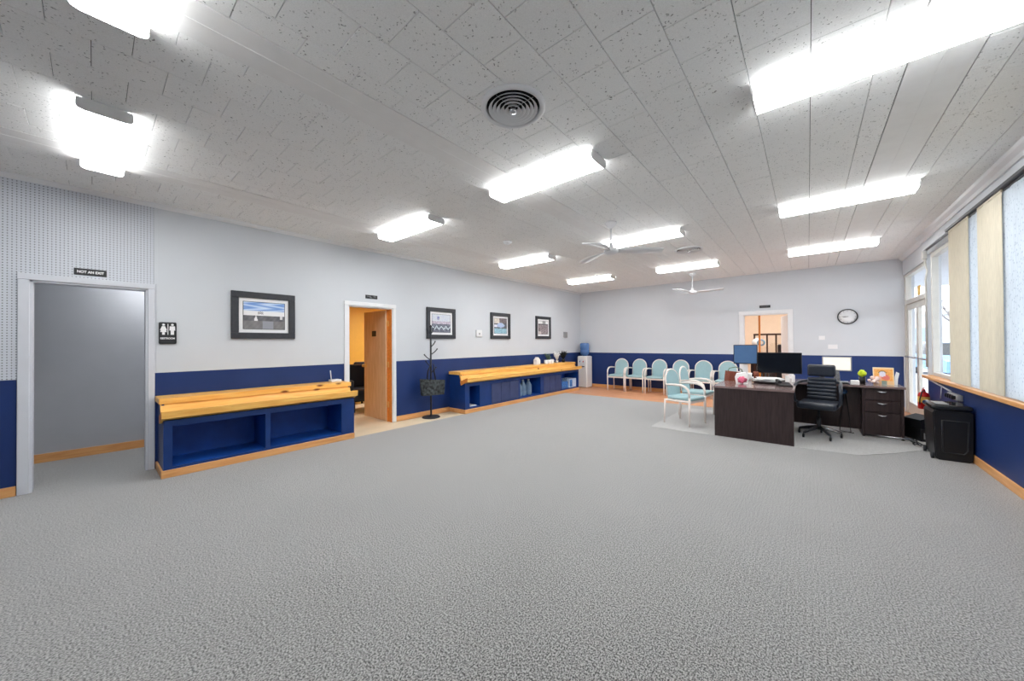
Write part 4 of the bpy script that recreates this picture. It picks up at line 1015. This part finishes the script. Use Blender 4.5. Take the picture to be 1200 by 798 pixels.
# entrance doors
en = MB(); zt = 2.60
for a in ((JY + .04, JY + .10, 0, zt), (YB - .09, YB, 0, zt), (JY + .1, YB - .09, zt - .05, zt), (JY + .1, YB - .09, 2.03, 2.11)): en.box(WX - .04, WX + .04, *a, .004, 1)
d4 = struct('door_4', en, m_alu)
g = MB(); g.box(WX - .003, WX + .003, JY + .1, YB - .09, 2.11, zt - .05); g.build('transom_pane', m_glass, d4)
my = (JY + .1 + YB - .09) / 2
for i, (ya, yb) in enumerate(((JY + .104, my - .002), (my + .002, YB - .094))):
    e = thing('entrance_door', 'glazed aluminium entrance door leaf, ' + ('nearer the windows' if i == 0 else 'nearer the back wall'), 'door', (WX, (ya + yb) / 2, 0), 0, 'pair of entrance doors', world=True)
    q = MB()
    for a in ((ya, ya + .075, .01, 2.025), (yb - .075, yb, .01, 2.025), (ya + .075, yb - .075, .01, .22), (ya + .075, yb - .075, 1.93, 2.025)): q.box(WX - .022, WX + .022, *a, .003, 1)
    q.build('door_frame', m_alu, e)
    q = MB(); q.box(WX - .003, WX + .003, ya + .075, yb - .075, .22, 1.93); q.build('pane', m_glass, e)
    q = MB(); q.tube([(WX - .022, ya + .04, 1.06), (WX - .06, ya + .05, 1.06), (WX - .06, yb - .05, 1.06), (WX - .022, yb - .04, 1.06)], .014); q.build('push_bar', m_silver, e)
q = MB(); q.box(WX - .012, WX - .0032, 8.95, 9.12, 2.13, 2.29); o = q.build('paper_notice', m_yellow); tag(o, 'small yellowish notice on the pane above the entrance doors', 'notice')
q = MB(); q.tube([(XR - .02, JY - .005, 2.92), (XR - .02, JY - .005, 2.55), (XR + .0, JY - .03, 2.42), (XR - .012, JY - .0, 2.3), (XR - .012, JY, .95)], .012, 8); q.box(XR - .05, XR - .0, JY - .04, JY + .02, 2.60, 2.74, .006, 1); o = q.build('conduit_pipe', m_alu); tag(o, 'thin conduit with junction box in the corner beside the entrance', 'pipe')

# ---------------------------------------------------------------- outdoors
q = MB(); q.box(XR + .14, 5.2, -8, 60, -.16, -.03); struct('floor.004', q, m_conc)
q = MB(); q.box(5.2, 60, -30, 120, -.2, -.14); q.box(-30, 5.2, 60, 120, -.2, -.14); q.box(-6, XR + .14, 13.4, 60, -.2, -.10); struct('floor.005', q, m_asph)
q = MB(); q.box(XR + .14, 3.6, -4, 13.6, 2.72, 2.9); o = q.build('porch_canopy', m_bldg); tag(o, 'white porch canopy over the pavement outside the windows', 'canopy')
for yy in (12.9,):
    q = MB(); q.box(3.2, 3.4, yy, yy + .2, -.03, 2.72, .01, 1); o = q.build('porch_post', m_white); tag(o, 'white square post holding the porch canopy outside', 'post')
bd = thing('street_building', 'long pale building across the street with a flat roof', 'building', (24, 70, -.2), 0, world=True)
q = MB(); q.box(8, 44, 78, 90, -.2, 5.0); q.build('walls', m_bldg, bd)
q = MB(); q.box(7.6, 44.4, 77.6, 90.4, 5.0, 5.6); q.build('roof', m_conc, bd)
for i in range(6): q = MB(); q.box(10 + i * 5.5, 13.4 + i * 5.5, 77.9, 78.02, .9, 3.2); q.build('window', M('pale shop glass', (150, 165, 180), .2) if i == 0 else bpy.data.materials['pale shop glass'], bd)
ca = thing('parked_car', 'light blue car parked on the street outside the window', 'car', (4.4, 21.5, -.15), .08)
q = MB(); side = [(-2.1, .35), (-2.15, .75), (-1.2, .92), (-.55, 1.42), (.9, 1.45), (1.7, .98), (2.15, .9), (2.2, .4)]
q.prism(side, -.85, .85, 0)
q.build('body', m_carblue, ca)
q = MB(); q.prism([(-1.08, .93), (-.5, 1.36), (.86, 1.39), (1.5, .98)], -.86, .86, 0); q.quad((-.7, -1.16, .96), (.7, -1.16, .96), (.66, -.6, 1.40), (-.66, -.6, 1.40)); q.build('glazing', m_blackscr, ca)
for sx in (-.8, .8):
    for yy in (-1.35, 1.35): q = MB(); q.lathe([(0, sx - .1), (.2, sx - .1), (.33, sx - .08), (.33, sx + .08), (.2, sx + .1), (0, sx + .1)], (0, yy, .33), 20, 0); q.build('wheel', m_black, ca)
tr_ = thing('street_tree', 'bare winter tree beyond the parked car', 'tree', (7.0, 33, -.15), 0)
q = MB()
def branch(p, d, L_, r_, n):
    e = p + d * L_; q.tube([p, p.lerp(e, .5) + Vector((random.uniform(-.1, .1), random.uniform(-.1, .1), 0)) * L_, e], [r_, r_ * .8, r_ * .6], 5)
    if n:
        for _ in range(3): branch(e, (d + Vector((random.uniform(-.7, .7), random.uniform(-.7, .7), random.uniform(-.1, .5)))).normalized(), L_ * .7, r_ * .55, n - 1)
branch(Vector((0, 0, 0)), Vector((0, 0, 1)), 1.6, .16, 4); q.build('branches', m_bark, tr_)
for ob in bpy.data.objects:
    if '_w' in ob: del ob['_w']
